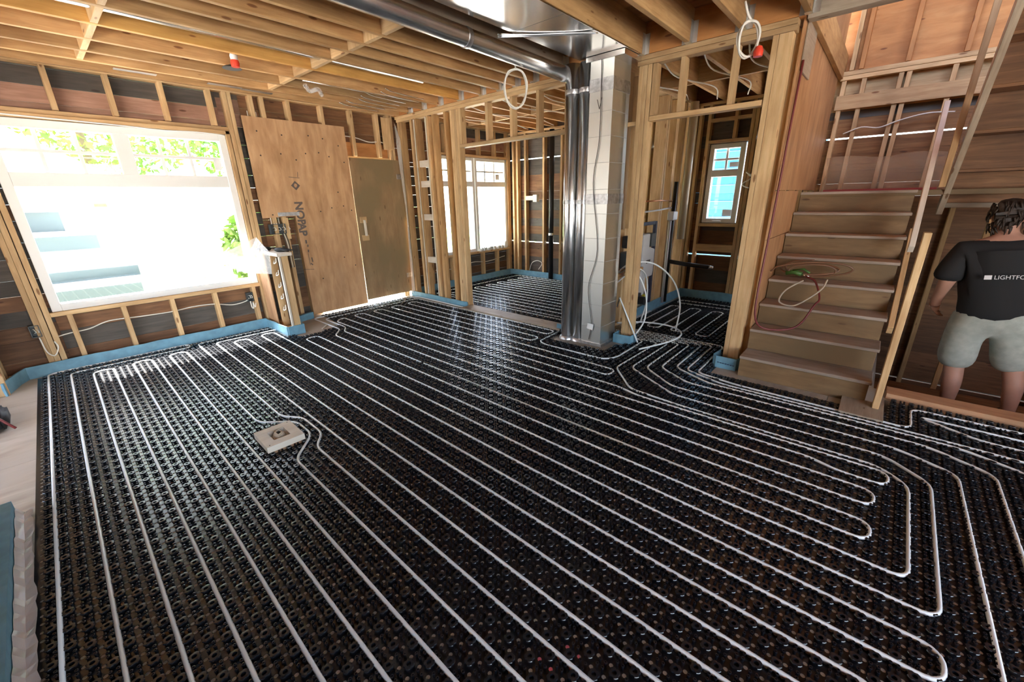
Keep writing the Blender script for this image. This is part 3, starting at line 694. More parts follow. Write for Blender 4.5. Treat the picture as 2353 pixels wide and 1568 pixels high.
heat_tube('white heating pipe along the back room outer walls', [uv(72, 30), uv(72, 90.5), uv(115.5, 90.5), uv(115.5, 32)])

make_mat('dimpled_mat', 'black dimpled plastic heating mat over the main floor', in_main, (-.4, 4.5, -1.6, 5.62), 300)
make_mat('dimpled_mat', 'black dimpled plastic heating mat on the washroom floor', in_wash, (4.05, 6.35, .9, 2.15))
make_mat('dimpled_mat', 'black dimpled plastic heating mat in the back room beyond the threshold', in_back, (4.0, 6.4, 2.4, 5.65))
# pink chalk dots seen through the mat's holes
pk_ = plain('pink marking chalk', (.75, .16, .2), rough=.8)
bm = bmesh.new()
for i in range(-2, 3):
    pass
bm.free()
pm = lathe('chalk_mark', [(.085, .0002), (.085, .0004), (.02, .0006)], pk_, (.80, .545, 0), 20); pm.scale = (1.0, .62, 1); pm.rotation_euler = (0, 0, -.8)
tag(pm, 'pink chalk mark showing through mat holes near the front', 'mark')

# ------------------------------------------------------------------ blue foam edge strips
def strip(lab, pts, z1=.115, t=.012):
    s = ribbon('foam_strip', dense(pts), .0, z1, t, M['foam'], None, .004); tag(s, lab, 'edge strip', 'blue foam strips along the walls'); return s
strip('blue foam strip along the base of the big window wall', [(-.49, 5.27), (-.41, 5.55), (-.36, 5.655), (1.68, 5.675), (1.70, 5.05)])
strip('blue foam strip round the end of the low pony wall', [(1.706, 5.035), (1.885, 5.03), (1.905, 5.42)])
strip('blue foam roll end lying at the foot of the plywood sheet', [(2.02, 5.55), (2.14, 5.59), (2.24, 5.62)], .09, .05)
strip('blue foam strip at the foot of the partition left of the opening', [(3.905, 5.66), (3.905, 4.32)], .085)
strip('blue foam strip along two walls of the back room', [(4.06, 5.67), (6.39, 5.67), (6.39, 2.45)])
strip('blue foam strip round the washroom walls', [(4.70, 2.17), (6.38, 2.17), (6.385, .85)], .13)
cps = strip('blue foam strip wrapped round the foot of the corner post', [(3.98, .915), (3.82, .93), (3.79, .90), (3.79, .735), (3.91, .70)], .11, .008)
for k in range(7):
    y = .885-.021*k; box('printed_dash', (3.7785, y-.014-.002*(k % 2), .05-.001*k), (3.7795, y, .057-.001*k), M['navy'], cps, 0)
strip('blue foam strip around the stud foot beside the square duct', [(3.97, 1.955), (3.84, 1.95), (3.84, 1.76), (3.96, 1.75)], .1, .01)
strip('small blue foam piece at the threshold end by the round duct', [(3.80, 2.66), (3.80, 2.57)], .09, .012)
strip('blue foam strip with plastic skirt at the left edge of the floor', [(-.44, .2), (-.44, 3.03)], .10, .045)
pl_ = bmesh.new(); prev = None
for k in range(60):
    y = .2+k*.048; j = random.uniform(0, .018)
    row = [pl_.verts.new((-.415, y, .05+j)), pl_.verts.new((-.395, y, .012+j*.8)), pl_.verts.new((-.365+random.uniform(-.006, .006), y, .024+j*.3))]
    if prev:
        for q in range(2): pl_.faces.new((prev[q], row[q], row[q+1], prev[q+1]))
    prev = row
o = bm_obj('plastic_skirt', pl_, plain('shiny clear plastic', (.55, .5, .48), rough=.15), None); o.modifiers.new('thick', 'SOLIDIFY').thickness = .001
tag(o, 'crinkled clear plastic skirt beside the blue strip at the left edge', 'plastic')

# ------------------------------------------------------------------ curb on the right, plywood patch
tag(box('curb_board', (3.93, -3.4, .0), (4.09, -.27, .042), M['ply'], None), 'pale low curb board at the man\'s feet', 'board')
tag(prism('floor_patch', [(1.93, 4.86), (2.30, 4.95), (2.38, 5.56), (1.92, 5.58)], 'z', .001, .006, M['floor'], None), 'bare plywood patch by the pony wall', 'board')
tag(beam('wood_sliver', (2.07, 4.98, .014), (2.20, 5.12, .014), .012, .012, M['pale_wood'], None), 'pale wood sliver lying on the bare patch', 'scrap')

# ------------------------------------------------------------------ stairs
st = empty('staircase', (3.66, .27, 0)); st.location = (0, 0, 0); tag(st, 'straight plywood staircase with worn grey treads', 'staircase')
RISE, RUN, NX0 = 1.485/8, .22, 3.70
for k in range(8):
    x = NX0+RUN*k; z = RISE*(k+1)
    box('riser', (x+.012, YS0+.012, z-RISE+(.0 if k == 0 else .002)), (x+.03, YS1-.004, z-.026), M['stair'], st)
    if k < 7: box('tread', (x-.012, YS0, z-.025), (x+RUN+.028, YS1-.002, z), M['tread'], st, .004)
    else: box('tread', (x-.012, YS0, z-.025), (x+.035, YS1-.002, z), M['tread'], st, .004)
ste = [(NX0+.035, .0), (NX0+.035, RISE-.03)]
for k in range(1, 8): ste += [(NX0+RUN*k+.033, RISE*k-.03), (NX0+RUN*k+.033, RISE*(k+1)-.03)]
ste += [(NX0+RUN*7+.2, RISE*8-.03), (NX0+RUN*7+.2, RISE*8-.36), (NX0+.4, .0)]
prism('stringer', ste, 'y', YS0+.012, YS0+.05, M['grey_wood'], st); prism('stringer', ste, 'y', YS1-.05, YS1-.012, M['grey_wood'], st)
tag(box('bottom_plate', (3.42, -.26, .0), (3.72, -.02, .03), M['grey_wood'], None), 'grey scrap board under the stair\'s bottom post', 'board')
np_ = empty('newel_post', (3.64, -.2, 0)); tag(np_, 'bottom stair post of paired lumber standing on the floor', 'post')
np_.location = (0, 0, 0)
box('post_board', (3.60, -.232, .03), (3.64, -.195, 1.235), M['stud'], np_); box('post_board', (3.645, -.232, .03), (3.685, -.195, 1.235), M['stud'], np_)
tag(beam('guard_rail', (4.14, -.195, .47), (5.05, -.195, 1.14), .035, .075, M['stud'], None), 'pinkish lower guard board sloping beside the stair treads', 'rail')
tag(beam('guard_rail', (4.55, -.198, 1.04), (5.45, -.196, 2.17), .036, .085, M['pale_wood'], None), 'pale upper handrail board sloping up beside the stairs', 'rail')

# upper flight seen from below, and its posts
uf = empty('upper_stair_flight'); tag(uf, 'underside of the upper stair flight above the man', 'staircase')
ux, uz, us_, ur = 5.37, 1.37, .235, .262
for k in range(9):
    x = ux-us_*k; z = uz+ur*k
    box('riser', (x-.018, -1.4, z), (x, -.37, z+ur), M['board'], uf); box('tread', (x-us_-.02, -1.4, z+ur-.022), (x, -.37, z+ur), M['board'], uf)
beam('stringer', (5.45, -.35, 1.31), (3.2, -.35, 3.82), .04, .12, M['grey_wood'], uf); beam('stringer', (5.45, -1.42, 1.31), (3.2, -1.42, 3.82), .04, .12, M['grey_wood'], uf)
box('ledger', (5.37, -2.5, 1.33), (5.43, -.33, 1.40), M['grey_wood'], uf)
tag(box('support_post', (4.95, -.31, 1.5), (4.99, -.27, 3.6), M['joist'], None), 'slim post rising past the upper stair edge', 'post')
tag(box('support_post', (5.55, -.72, -.6), (5.59, -.68, 1.33), M['joist'], None), 'dark slim post in the gloom left of the man', 'post')

# ------------------------------------------------------------------ ducts
rd = empty('square_duct'); tag(rd, 'tall square galvanised duct in the middle of the room', 'duct')
dx0, dx1, dy0, dy1 = 3.615, 3.925, 1.985, 2.215
zs = [.03, .21, .44, .66, .88, 1.10, 1.33, 1.55, 1.78, 2.0, 2.2, 2.62]
for a, b in zip(zs, zs[1:]): box('duct_section', (dx0, dy0, a), (dx1, dy1, b), M['galv_flat'], rd, 0)
for z in zs[1:-1]: box('seam', (dx0-.0015, dy0-.0015, z-.003), (dx1+.001, dy1+.001, z+.003), M['vinyl_dull'], rd, .0006)
for z, h in ((1.42, .09), (2.36, .10)): box('tape_band', (dx0-.004, dy0-.004, z), (dx1+.004, dy1+.004, z+h), M['foil'], rd, .001)
box('duct_foot', (dx0-.02, dy0-.02, .0), (dx1+.02, dy1+.02, .03), M['foil'], rd)
def rduct(lab, pts, r, foot=True, bands=()):
    t = empty('round_duct'); tag(t, lab, 'duct')
    tube('pipe', pts, r, M['galv'], t, 28)
    for p, ax in bands: lathe('tape_band', [(r+.003, -.018), (r+.005, -.006), (r+.004, .008), (r+.003, .02)], M['foil'], p, 28, t, ax)
    if foot: lathe('foot_seal', [(r+.02, 0), (r+.014, .02), (r+.002, .035)], M['foil'], (pts[0][0], pts[0][1], 0.002), 28, t)
    return t
rduct('left one of the two upright round galvanised ducts', [(3.655, 2.42, .01), (3.655, 2.42, 2.625)], .068, True, [((3.655, 2.42, 1.44), 'z'), ((3.655, 2.42, 2.40), 'z')])
rduct('long round galvanised pipe under the joists meeting the left round duct', [(3.62, 2.47, 2.55), (3.2, 2.50, 2.565), (1.8, 2.51, 2.585), (-2.9, 2.51, 2.60)], .062, False, [((2.4, 2.506, 2.576), 'x'), ((.9, 2.51, 2.588), 'x'), ((3.58, 2.473, 2.552), 'x')])
rduct('right round galvanised duct squeezed beside the square one', [(3.672, 2.284, .01), (3.672, 2.284, 2.62)], .064, True, [((3.672, 2.284, 1.44), 'z'), ((3.672, 2.284, 2.40), 'z')])
pn = empty('panned_bay'); tag(pn, 'sheet metal pan closing a joist bay overhead', 'duct')
for x in np.arange(-2.9, 3.8, 1.12): box('metal_sheet', (x, 1.87, JZ0-.012), (min(x+1.117, 3.86), 2.335, JZ0-.006), M['pan'], pn, .001)
box('pan_end', (3.59, 1.88, JZ0-.055), (3.90, 2.25, JZ0-.014), M['pan'], pn)
rduct('galvanised pipe high in the joist bay left of the orange joist', [(-2.5, 4.05, 2.73), (3.2, 4.05, 2.73)], .05, False)
rduct('short galvanised pipe in the joist bay near the window wall', [(2.25, 4.80, 2.72), (3.6, 4.80, 2.72)], .045, False)
rduct('galvanised pipe end overhead near the stairs', [(1.2, .90, 2.73), (3.25, .90, 2.73)], .065, False)
cable_ = lambda nm, lab, pts, r, mat, cat='cable', k=6, n=6, grp=None: tag(cable(nm, pts, r, M[mat], None, n, k), lab, cat, grp)
cable_('control_wire', 'thin dark wire hanging down the bright face of the square duct', [(3.604, 2.10, 2.60), (3.602, 2.09, 2.0), (3.603, 2.135, 1.6), (3.604, 2.06, 1.0), (3.6, 2.14, .62), (3.602, 2.09, .25), (3.60, 2.11, .06)], .0035, 'wire_dark')
tag(prism('paper_tag', [(2.07, .17), (2.14, .18), (2.13, .24), (2.06, .235)], 'x', 3.598, 3.6005, M['sticker'], None), 'scrap of white tape on the square duct near the floor', 'tape')
sc_ = empty('stamp_letter'); tag(sc_, 'pencilled letter V high on the square duct', 'mark')
beam('stroke', (3.6135, 2.135, 2.30), (3.6135, 2.11, 2.22), .004, .001, M['pencil'], sc_, (1, 0, 0)); beam('stroke', (3.6135, 2.11, 2.22), (3.6135, 2.09, 2.31), .004, .001, M['pencil'], sc_, (1, 0, 0))

# ------------------------------------------------------------------ plywood over the doorway, temporary door
YF = W1-.014
psh = prism('plywood_sheet', [(1.90, 1.325), (1.90, 2.437), (3.118, 2.44), (3.116, .03), (2.29, .03), (2.29, 1.335)], 'y', YF-.002, YF+.011, M['ply_up'], None)
tag(psh, 'large stamped plywood sheet with a notched corner', 'plywood')
def mark(lab, parts, yy=YF-.0035):
    t = empty('stamp_mark'); tag(t, lab, 'mark')
    for (a, b, c, d, wd) in parts: beam('stroke', (a, yy, b), (c, yy, d), wd, .001, M['ink'], t, (0, 1, 0), 0)
    return t
dm = prism('stamp_mark', [(2.30, 1.70), (2.355, 1.755), (2.41, 1.70), (2.355, 1.645)], 'y', YF-.004, YF-.0025, M['ink'], None); tag(dm, 'dark diamond stamp on the plywood sheet', 'mark')
prism('inner_mark', [(2.335, 1.70), (2.347, 1.725), (2.37, 1.72), (2.375, 1.70), (2.36, 1.678), (2.343, 1.68)], 'y', YF-.0055, YF-.004, M['ply'], dm)
mark('thin stamp line over the diamond', [(2.29, 1.80, 2.42, 1.79, .006), (2.40, 1.80, 2.41, 1.86, .006)])
def letters(txt, x, z, size, lab, ang=-math.pi/2, ext=.0006, mat='ink', yy=YF-.003):
    c = D.curves.new('lettering', 'FONT'); c.body = txt; c.size = size; c.extrude = ext; c.offset = .005
    o = D.objects.new('lettering', c); o.matrix_world = Matrix.Translation((x, yy, z)) @ Matrix.Rotation(math.pi/2, 4, 'X') @ Matrix.Rotation(ang, 4, 'Z'); c.materials.append(M[mat]); C.objects.link(o)
    me = D.meshes.new_from_object(o.evaluated_get(bpy.context.evaluated_depsgraph_get())); o2 = D.objects.new('stamp_lettering', me); o2.matrix_world = o.matrix_world; D.objects.remove(o)
    C.objects.link(o2); tag(o2, lab, 'mark'); return o2
bpy.context.view_layer.update()
letters('NOR', 2.305, 1.51, .135, 'large printed capitals running down the plywood sheet')
letters('AP', 2.30, 1.245, .135, 'faded second pair of capitals down the plywood sheet')
mark('broken stamp dashes below the capitals', [(2.36, 1.03, 2.36, .985, .02), (2.375, .97, 2.37, .94, .016), (2.37, .905, 2.365, .87, .018), (2.395, .80, 2.40, .74, .014), (2.37, .725, 2.395, .70, .014)])
mark('stamp bracket at the foot of the lettering', [(2.24, 1.18, 2.24, .80, .005), (2.24, .66, 2.40, .64, .006), (2.36, .86, 2.36, .70, .006)])
kn = 0
for x, z in [(2.03, 2.29), (2.3, 2.27), (2.62, 2.29), (2.80, 2.27), (3.0, 2.2), (2.02, 2.03), (2.25, 2.06), (2.42, 2.0), (2.55, 2.08), (2.72, 2.1), (2.85, 2.06), (3.05, 2.0), (2.02, 1.36), (2.78, 1.42), (2.95, 1.44), (3.06, 1.38), (2.62, 1.38), (2.85, .75), (3.0, .62), (2.5, .5), (2.3, 1.36), (2.9, 1.62)]:
    kn += 1; l = lathe('knot', [(.009, -.0008), (.009, .0008), (.004, .0012)], M['pencil'], (x, YF-.002, z), 8, psh, 'y')
tag(box('tape_strip', (2.08, YF-.006, 1.34), (2.34, YF-.003, 1.385), M['foil'], None), 'strip of shiny tape along the sheet\'s notch', 'tape')
td = empty('temporary_door'); tag(td, 'weathered plywood door on makeshift hinges', 'door')
box('door_panel', (3.125, YF+.0, .075), (3.98, YF+.013, 2.065), M['ply_old'], td, .001)
hd = box('door_handle', (3.205, YF-.045, 1.02), (3.235, YF-.02, 1.24), M['pale_wood'], td)
box('handle_block', (3.165, YF-.02, 1.20), (3.265, YF-.001, 1.285), M['stud'], td); box('handle_block', (3.165, YF-.02, .95), (3.27, YF-.001, 1.03), M['stud'], td)
for z in (1.80, .31): box('hinge', (3.86, YF-.006, z), (3.96, YF-.001, z+.07), M['foil'], td)
tag(prism('plastic_drape', [(3.87, .05), (3.93, .05), (3.97, 1.2), (3.93, 2.35), (3.86, 2.55), (3.86, 2.2), (3.91, 1.3)], 'y', 5.60, 5.603, M['film'], None), 'clear plastic hanging in the corner beside the temporary door', 'plastic')

# ------------------------------------------------------------------ pony wall with gloves, plastic and wires
py_ = empty('pony_wall'); tag(py_, 'low stud wall stub between window and plywood sheet', 'wall stub')
box('sole_plate', (1.735, 5.06, .0), (1.865, 5.69, .037), M['stud'], py_)
for y in (5.06, 5.40): box('stud', (1.79, y, .04), (1.865, y+.04, .925), M['stud'], py_)
box('side_panel', (1.735, 5.42, .04), (1.748, 5.69, .96), M['ply'], py_)
box('sunlit_edge', (1.765, 5.052, .04), (1.785, 5.085, .925), M['pale_wood'], py_)  # pale strip painted as the sunlit edge of the end stud
box('top_plate', (1.74, 5.02, .927), (1.90, 5.69, .965), M['pale_wood'], py_)  # pale wood here stands in for sunlight on the top plate
def glove(lab, x, y, z, rz):
    bm = bmesh.new(); pts = [((0, 0, 0), .035), ((.05, .0, .004), .04), ((.1, .01, .0), .034), ((.15, .015, 0), .02)]
    tube_bm(bm, [p for p, _ in pts], [r for _, r in pts], 10)
    for k in range(4): tube_bm(bm, [(.12, -.03+.02*k, 0), (.17+.01*(k % 2), -.035+.023*k, -.004), (.2, -.035+.024*k, -.01)], [.011, .010, .007], 6)
    tube_bm(bm, [(.05, .03, 0), (.09, .065, 0), (.12, .075, -.005)], [.014, .012, .008], 6)
    bmesh.ops.scale(bm, vec=(1, 1, .6), verts=bm.verts); bmesh.ops.recalc_face_normals(bm, faces=bm.faces)
    o = bm_obj('work_glove', bm, M['black_cloth'], None, True); o.location = (x, y, z); o.rotation_euler = (0, 0, rz); tag(o, lab, 'glove')
glove('black work glove on the back half of the pony wall', 1.80, 5.40, .988, 1.9); glove('black work glove with pink cuff at the front of the pony wall', 1.82, 5.22, .988, -1.2)
fb = bmesh.new(); vs_ = [fb.verts.new(p) for p in [(1.74, 5.55, 1.12), (1.30, 5.62, .93), (1.55, 5.60, .72), (1.76, 5.35, .70), (1.76, 5.28, .96), (1.60, 5.52, .92)]]
for q in [(0, 1, 5), (1, 2, 5), (2, 3, 5), (3, 4, 5), (4, 0, 5)]: fb.faces.new([vs_[k] for k in q])
o = bm_obj('plastic_bag', fb, M['film'], None); o.modifiers.new('thick', 'SOLIDIFY').thickness = .002; tag(o, 'clear plastic bag hanging off the pony wall by the window', 'bag')
for k in range(5):
    z = .86-.14*k
    cable_('cable_staple', 'white cable loop on the pony wall, number %s from the top' % ['one', 'two', 'three', 'four', 'five'][k], [(1.80, 5.30, z), (1.775, 5.26, z-.03), (1.78, 5.20, z-.01), (1.80, 5.24, z+.03)], .006, 'cable', 'cable', 5)
# electrical boxes
def ebox(lab, cx, cz, wd, h, y=W1-.005, loops=2):
    t = empty('electrical_box'); tag(t, lab, 'electrical box')
    bm = bmesh.new()
    for lo, hi in [((cx-wd/2, y-.005, cz-h/2), (cx+wd/2, y+.06, cz-h/2+.006)), ((cx-wd/2, y-.005, cz+h/2-.006), (cx+wd/2, y+.06, cz+h/2)), ((cx-wd/2, y-.005, cz-h/2), (cx-wd/2+.006, y+.06, cz+h/2)), ((cx+wd/2-.006, y-.005, cz-h/2), (cx+wd/2, y+.06, cz+h/2)), ((cx-wd/2, y+.055, cz-h/2), (cx+wd/2, y+.061, cz+h/2))]: add_box(bm, lo, hi)
    bm_obj('body', bm, M['box_grey'], t)
    for k in range(loops): 
        x = cx-wd*.25+k*wd*.3; cable('wire_tail', [(x, y+.05, cz+.01), (x+.01, y+.01, cz+.02), (x+.02, y-.004, cz-.01), (x+.0, y+.04, cz-.02)], .0035, M['cable'], t)
    return t
ebox('wide grey switch box under the plywood sheet\'s notch', 2.05, 1.19, .18, .12, W1-.02, 4)
ebox('grey outlet box below the right end of the big window', 1.575, .41, .06, .11); ebox('grey outlet box left of the big window', -.21, .42, .065, .11)
tag(box('back_block', (2.14, W1-.012, 1.06), (2.19, W1-.002, 1.32), M['stud'], None), 'short wood block behind the wide switch box', 'block')
cable_('house_cable', 'white cable draped under the big window', [(-.10, 5.74, .33), (.01, 5.74, .345), (.14, 5.74, .355), (.3, 5.74, .40), (.55, 5.74, .39), (.8, 5.74, .385), (1.0, 5.74, .40), (1.2, 5.74, .39), (1.38, 5.74, .345), (1.52, 5.73, .36), (1.57, 5.715, .40)], .006, 'cable')
cable_('house_cable', 'white cable loop under the outlet box left of the window', [(-.20, 5.69, .36), (-.19, 5.68, .22), (-.15, 5.68, .17), (-.11, 5.69, .24), (-.12, 5.7, .3)], .006, 'cable')
cable_('house_cable', 'white cable loops under the outlet box right of the window', [(1.565, 5.69, .36), (1.565, 5.68, .29), (1.58, 5.68, .27), (1.59, 5.69, .34), (1.60, 5.68, .28), (1.62, 5.69, .33)], .006, 'cable')
cable_('house_cable', 'white cable crossing high above the temporary door', [(3.1, 5.76, 2.34), (3.3, 5.75, 2.33), (3.5, 5.75, 2.29), (3.7, 5.74, 2.30), (3.9, 5.75, 2.24)], .007, 'cable')
for k in range(4):
    x = 1.99+.03*k; cable_('switch_cable', 'white cable rising from the wide switch box, %s of four' % ['first', 'second', 'third', 'fourth'][k], [(x, 5.70, 1.25), (x+.01, 5.73, 1.35), (x+.02*(k % 2), 5.74, 1.9), (x, 5.74, 2.5)], .005, 'cable')
for k in range(3):
    x = 2.09+.018*k; cable_('switch_cable', '%s cable below the wide switch box' % ['left', 'middle', 'right'][k], [(x, 5.69, 1.13), (x+.02, 5.685, 1.0), (x+.03, 5.69, .7)], .005, 'wire_dark' if k != 1 else 'cable')
# window-head loose tape
cable_('loose_tape', 'loose white tape curling along the head of the big window', [(-.1, 5.695, 2.245), (.5, 5.69, 2.235), (.9, 5.685, 2.225), (1.15, 5.68, 2.215), (1.45, 5.685, 2.225), (1.70, 5.69, 2.215)], .006, 'vinyl', 'tape')

# ------------------------------------------------------------------ wood block with cord on the floor
wbk = empty('cord_block', (.73, 2.715, .0)); wbk.rotation_euler = (0, 0, -.03); tag(wbk, 'pale wooden block frame with coiled cord set in the mat', 'block')
bm = bmesh.new()
X, Y, zt, zb = .112, .13, .062, .022
add_box(bm, (-X, -Y, zb), (-.05, Y, zt)); add_box(bm, (.05, -Y, zb), (X, Y, zt)); add_box(bm, (-.05, -Y, zb), (.05, -.065, zt)); add_box(bm, (-.05, .065, zb), (.05, Y, zt)); add_box(bm, (-.05, -.065, zb), (.05, .065, zb+.006))
bmesh.ops.remove_doubles(bm, verts=bm.verts, dist=.0001)
bm_obj('block_body', bm, M['pale_wood'], wbk)
for k in range(6):
    a = .055-.005*k; cable('cord_loop', [(.032*math.cos(t)*(1-.08*k), a*math.sin(t), zb+.018+.006*k+.004*math.sin(3*t+k)) for t in np.linspace(.2*k, .2*k+2*math.pi, 11)], .0055, M['rope'], wbk, 6, 3)
for sx, sy in ((-.09, -.11), (.09, .11)): lathe('screw_head', [(.004, 0), (.004, .001), (.001, .0012)], M['pencil'], (sx, sy, zt), 8, wbk)
for s in (-1, 1): box('foot', (.73-.1, 2.715+s*.11-.012, .001), (.73+.1, 2.715+s*.11+.012, .022), M['ply'], None).name = 'packer'
for o in [x for x in D.objects if x.name.startswith('packer')]:
    o.parent = wbk; o.matrix_parent_inverse = wbk.matrix_world.inverted() if False else Matrix.Translation((-.73, -2.715, 0))

# ------------------------------------------------------------------ cables overhead
def coil(lab, c, r, n, drop, hang_from, mat='cable', ax=(0, 1, 0), rad=.006):
    pts = [Vector(hang_from), Vector(hang_from)*.4+Vector((c[0], c[1], c[2]+r))*.6]
    h = Vector(ax).normalized(); v = Vector((0, 0, 1)); d = h.cross(v)
    for k in range(n*10+1):
        t = math.pi/2+2*math.pi*k/10; w_ = 1+.05*math.sin(k*1.7); pts.append(Vector(c)+h*r*.82*w_*math.cos(t)+v*r*1.25*w_*math.sin(t)+d*(.012*math.sin(k*.9)))
    t = cable('cable_coil', pts, rad, M[mat], None, 6, 3); tag(t, lab, 'cable coil'); return t
coil('coil of white cable hanging from the joists left of the round duct', (3.0, 2.56, 2.36), .115, 2, .3, (3.02, 2.60, 2.66), rad=.0075, ax=(.67, -.75, 0))
cc = coil('coil of white cable with a red cap over the washroom doorway', (3.6, .96, 2.49), .085, 2, .3, (3.55, 1.0, 2.70), rad=.008, ax=(.67, -.75, 0))
lathe('red_cap', [(.028, -.03), (.032, 0), (.02, .03), (.008, .035)], M['red'], (3.6, .885, 2.40), 12, cc)
for k in range(3): cable_('clipped_cable', 'pale cable clipped across the sheet metal pan, %s strand' % ['near', 'middle', 'far'][k], [(2.62, 2.40, 2.622-.01*k), (2.80+.02*k, 2.25, 2.625), (3.0+.02*k, 2.02, 2.628), (3.12, 1.86, 2.62)], .005, 'galv')
rc = empty('ceiling_box'); tag(rc, 'ceiling light box with red cap hung under the orange joist', 'light box')
lathe('cap', [(.03, -.05), (.034, -.02), (.03, 0)], M['red'], (1.50, 4.37, 2.63), 14, rc); lathe('collar', [(.026, 0), (.03, .03), (.02, .06)], M['vinyl'], (1.50, 4.37, 2.63), 14, rc)
lathe('reflector', [(.075, -.006), (.06, .006), (.02, .02)], M['box_grey'], (1.53, 4.55, 2.615), 18, rc)
for k in range(7):
    y = 4.4+.16*k; x = 3.05+.05*math.sin(k*2)
    cable_('strap', 'thin grey strap under the joists near the corner, %s in the row' % ['first', 'second', 'third', 'fourth', 'fifth', 'sixth', 'seventh'][k], [(x-.12, y-.05, 2.642), (x, y, 2.636), (x+.35, y+.06, 2.636), (x+.5, y+.09, 2.642)], .006, 'galv', 'strap', 4)
tag(cable('torn_tape', [(2.22, 4.70, 2.62), (2.28, 4.74, 2.58), (2.35, 4.70, 2.6), (2.42, 4.78, 2.57)], .022, M['film'], None, 8, 4), 'scrap of clear tape dangling by the blocking', 'tape')
for k, (x, y) in enumerate([(.85, 5.33), (1.55, 5.33), (1.86, 5.36)]):
    tag(box('nail_plate', (x, y, JZ0-.012), (x+.30, y+.05, JZ0-.004), M['galv_flat'], None), '%s flat galvanised plate under the joists by the window wall' % ['left', 'middle', 'right'][k], 'plate', 'nail plates')
# battens & cables in the ceiling over the back rooms
for k in range(4):
    y0 = 1.1+.35*k; cable_('house_cable', 'pale cable stapled under the washroom joists, %s from the stairs' % ['first', 'second', 'third', 'fourth'][k], [(4.15, y0, 2.63), (4.8, y0+.1, 2.628), (5.5, y0-.05, 2.63), (6.2, y0+.12, 2.63)], .007, 'cable')
for k in range(5):
    y0 = 2.7+.55*k; cable_('house_cable', 'pale cable stapled under the back room joists, %s from the wet wall' % ['first', 'second', 'third', 'fourth', 'fifth'][k], [(4.15, y0, 2.63), (4.8, y0+.15, 2.628), (5.5, y0-.05, 2.63), (6.2, y0+.12, 2.63)], .007, 'cable')
for k in range(3):
    z = (.56, .40, .3)[k]; 
cable_('house_cable', 'white cable sagging along the back room outer wall', [(4.5, 5.75, .33), (5.0, 5.745, .30), (5.4, 5.745, .36), (5.8, 5.745, .33), (6.3, 5.745, .38)], .006, 'cable')
cable_('house_cable', 'white cable looping low on the back room end wall', [(6.44, 5.2, .12), (6.40, 5.1, .28), (6.39, 4.95, .33), (6.40, 4.86, .28), (6.41, 4.95, .16)], .007, 'cable')
tag(tube('drain_stack', [(6.36, 4.62, .0), (6.36, 4.62, 2.6)], .045, M['abs'], None, 16), 'black plastic drain stack against the back room end wall', 'pipe')
lathe('coupling', [(.052, -.02), (.052, .02)], M['galv'], (6.36, 4.62, .85), 16, D.objects['drain_stack'])
ebox('grey box on the back room end wall stud', 6.40, 1.45, .01, .01).name = 'spare'
for o in [x for x in D.objects if x.name == 'spare']:
    for ch in list(o.children): D.objects.remove(ch)
    D.objects.remove(o)
je = empty('junction_box'); tag(je, 'pale plastic junction box on the back room end wall', 'electrical box')
box('box_body', (6.33, 4.93, 1.42), (6.41, 5.03, 1.55), M['tank'], je, .006); box('bracket', (6.40, 5.03, 1.45), (6.415, 5.26, 1.53), M['pale_wood'], je)
cans = [(5.58, .05, .035), (5.68, .07, .03), (5.80, .06, .035), (5.95, .08, .03), (6.06, .06, .03), (6.18, .07, .03), (6.28, .14, .028)]
for k, (x, h, r) in enumerate(cans):
    tag(lathe('jar', [(r, 0), (r, h*.8), (r*.7, h*.86), (r*.72, h)], M['galv_flat'] if k % 2 else M['cable'], (x, W1+.02-.02, .549), 14), '%s of the small cans lined up on the back room sill' % ['leftmost', 'second', 'third', 'fourth', 'fifth', 'sixth', 'rightmost tall one'][k], 'can', 'cans on the window sill')

# ------------------------------------------------------------------ washroom plumbing
tc = empty('toilet_carrier'); tag(tc, 'in-wall toilet frame with pale cistern in the wet wall', 'toilet frame')
for x in (4.80, 5.24): box('frame_leg', (x, 2.17, .02), (x+.04, 2.21, 1.18), M['navy'], tc)
for z in (1.14, .27, .09): box('cross_bar', (4.84, 2.175, z), (5.24, 2.205, z+.04), M['navy'], tc)
prism('cistern', [(4.88, .50), (5.2, .50), (5.22, .56), (5.22, .84), (5.05, .88), (5.05, 1.04), (4.88, 1.04), (4.86, .84), (4.86, .56)], 'y', 2.15, 2.26, M['tank'], tc, .008)
box('access_box', (5.07, 2.14, .88), (5.21, 2.25, 1.04), M['box_grey'], tc); box('cistern_label', (4.98, 2.147, .68), (5.10, 2.149, .72), M['pencil'], tc)
lathe('flush_bend', [(.04, 0), (.045, .05), (.045, .22), (.03, .23)], M['tank'], (5.0, 2.2, .28), 16, tc)
lathe('waste_cap', [(.062, 0), (.062, .03), (.03, .04)], M['yellow'], (5.0, 2.155, .23), 18, tc, 'y'); lathe('waste_pipe', [(.055, 0), (.055, .1)], M['abs'], (4.92, 2.19, .22), 16, tc, 'y')
box('foot_plate', (4.83, 2.12, .0), (5.25, 2.2, .02), M['tank'], tc)
tag(box('speaker_box', (4.27, 2.05, .94), (4.37, 2.14, 1.07), M['black_cloth'], None, .01), 'small black box on the ledge behind the square duct', 'box')
tag(box('speaker_box', (4.24, 2.04, .72), (4.38, 2.14, .90), M['box_grey'], None, .01), 'grey green box below the black one behind the square duct', 'box')
tag(box('ledge_board', (4.02, 2.02, .66), (4.62, 2.19, .70), M['joist'], None), 'wooden ledge board behind the square duct', 'board')
dr = empty('drain_pipe'); tag(dr, 'black drain arm jutting out of the washroom corner', 'pipe')
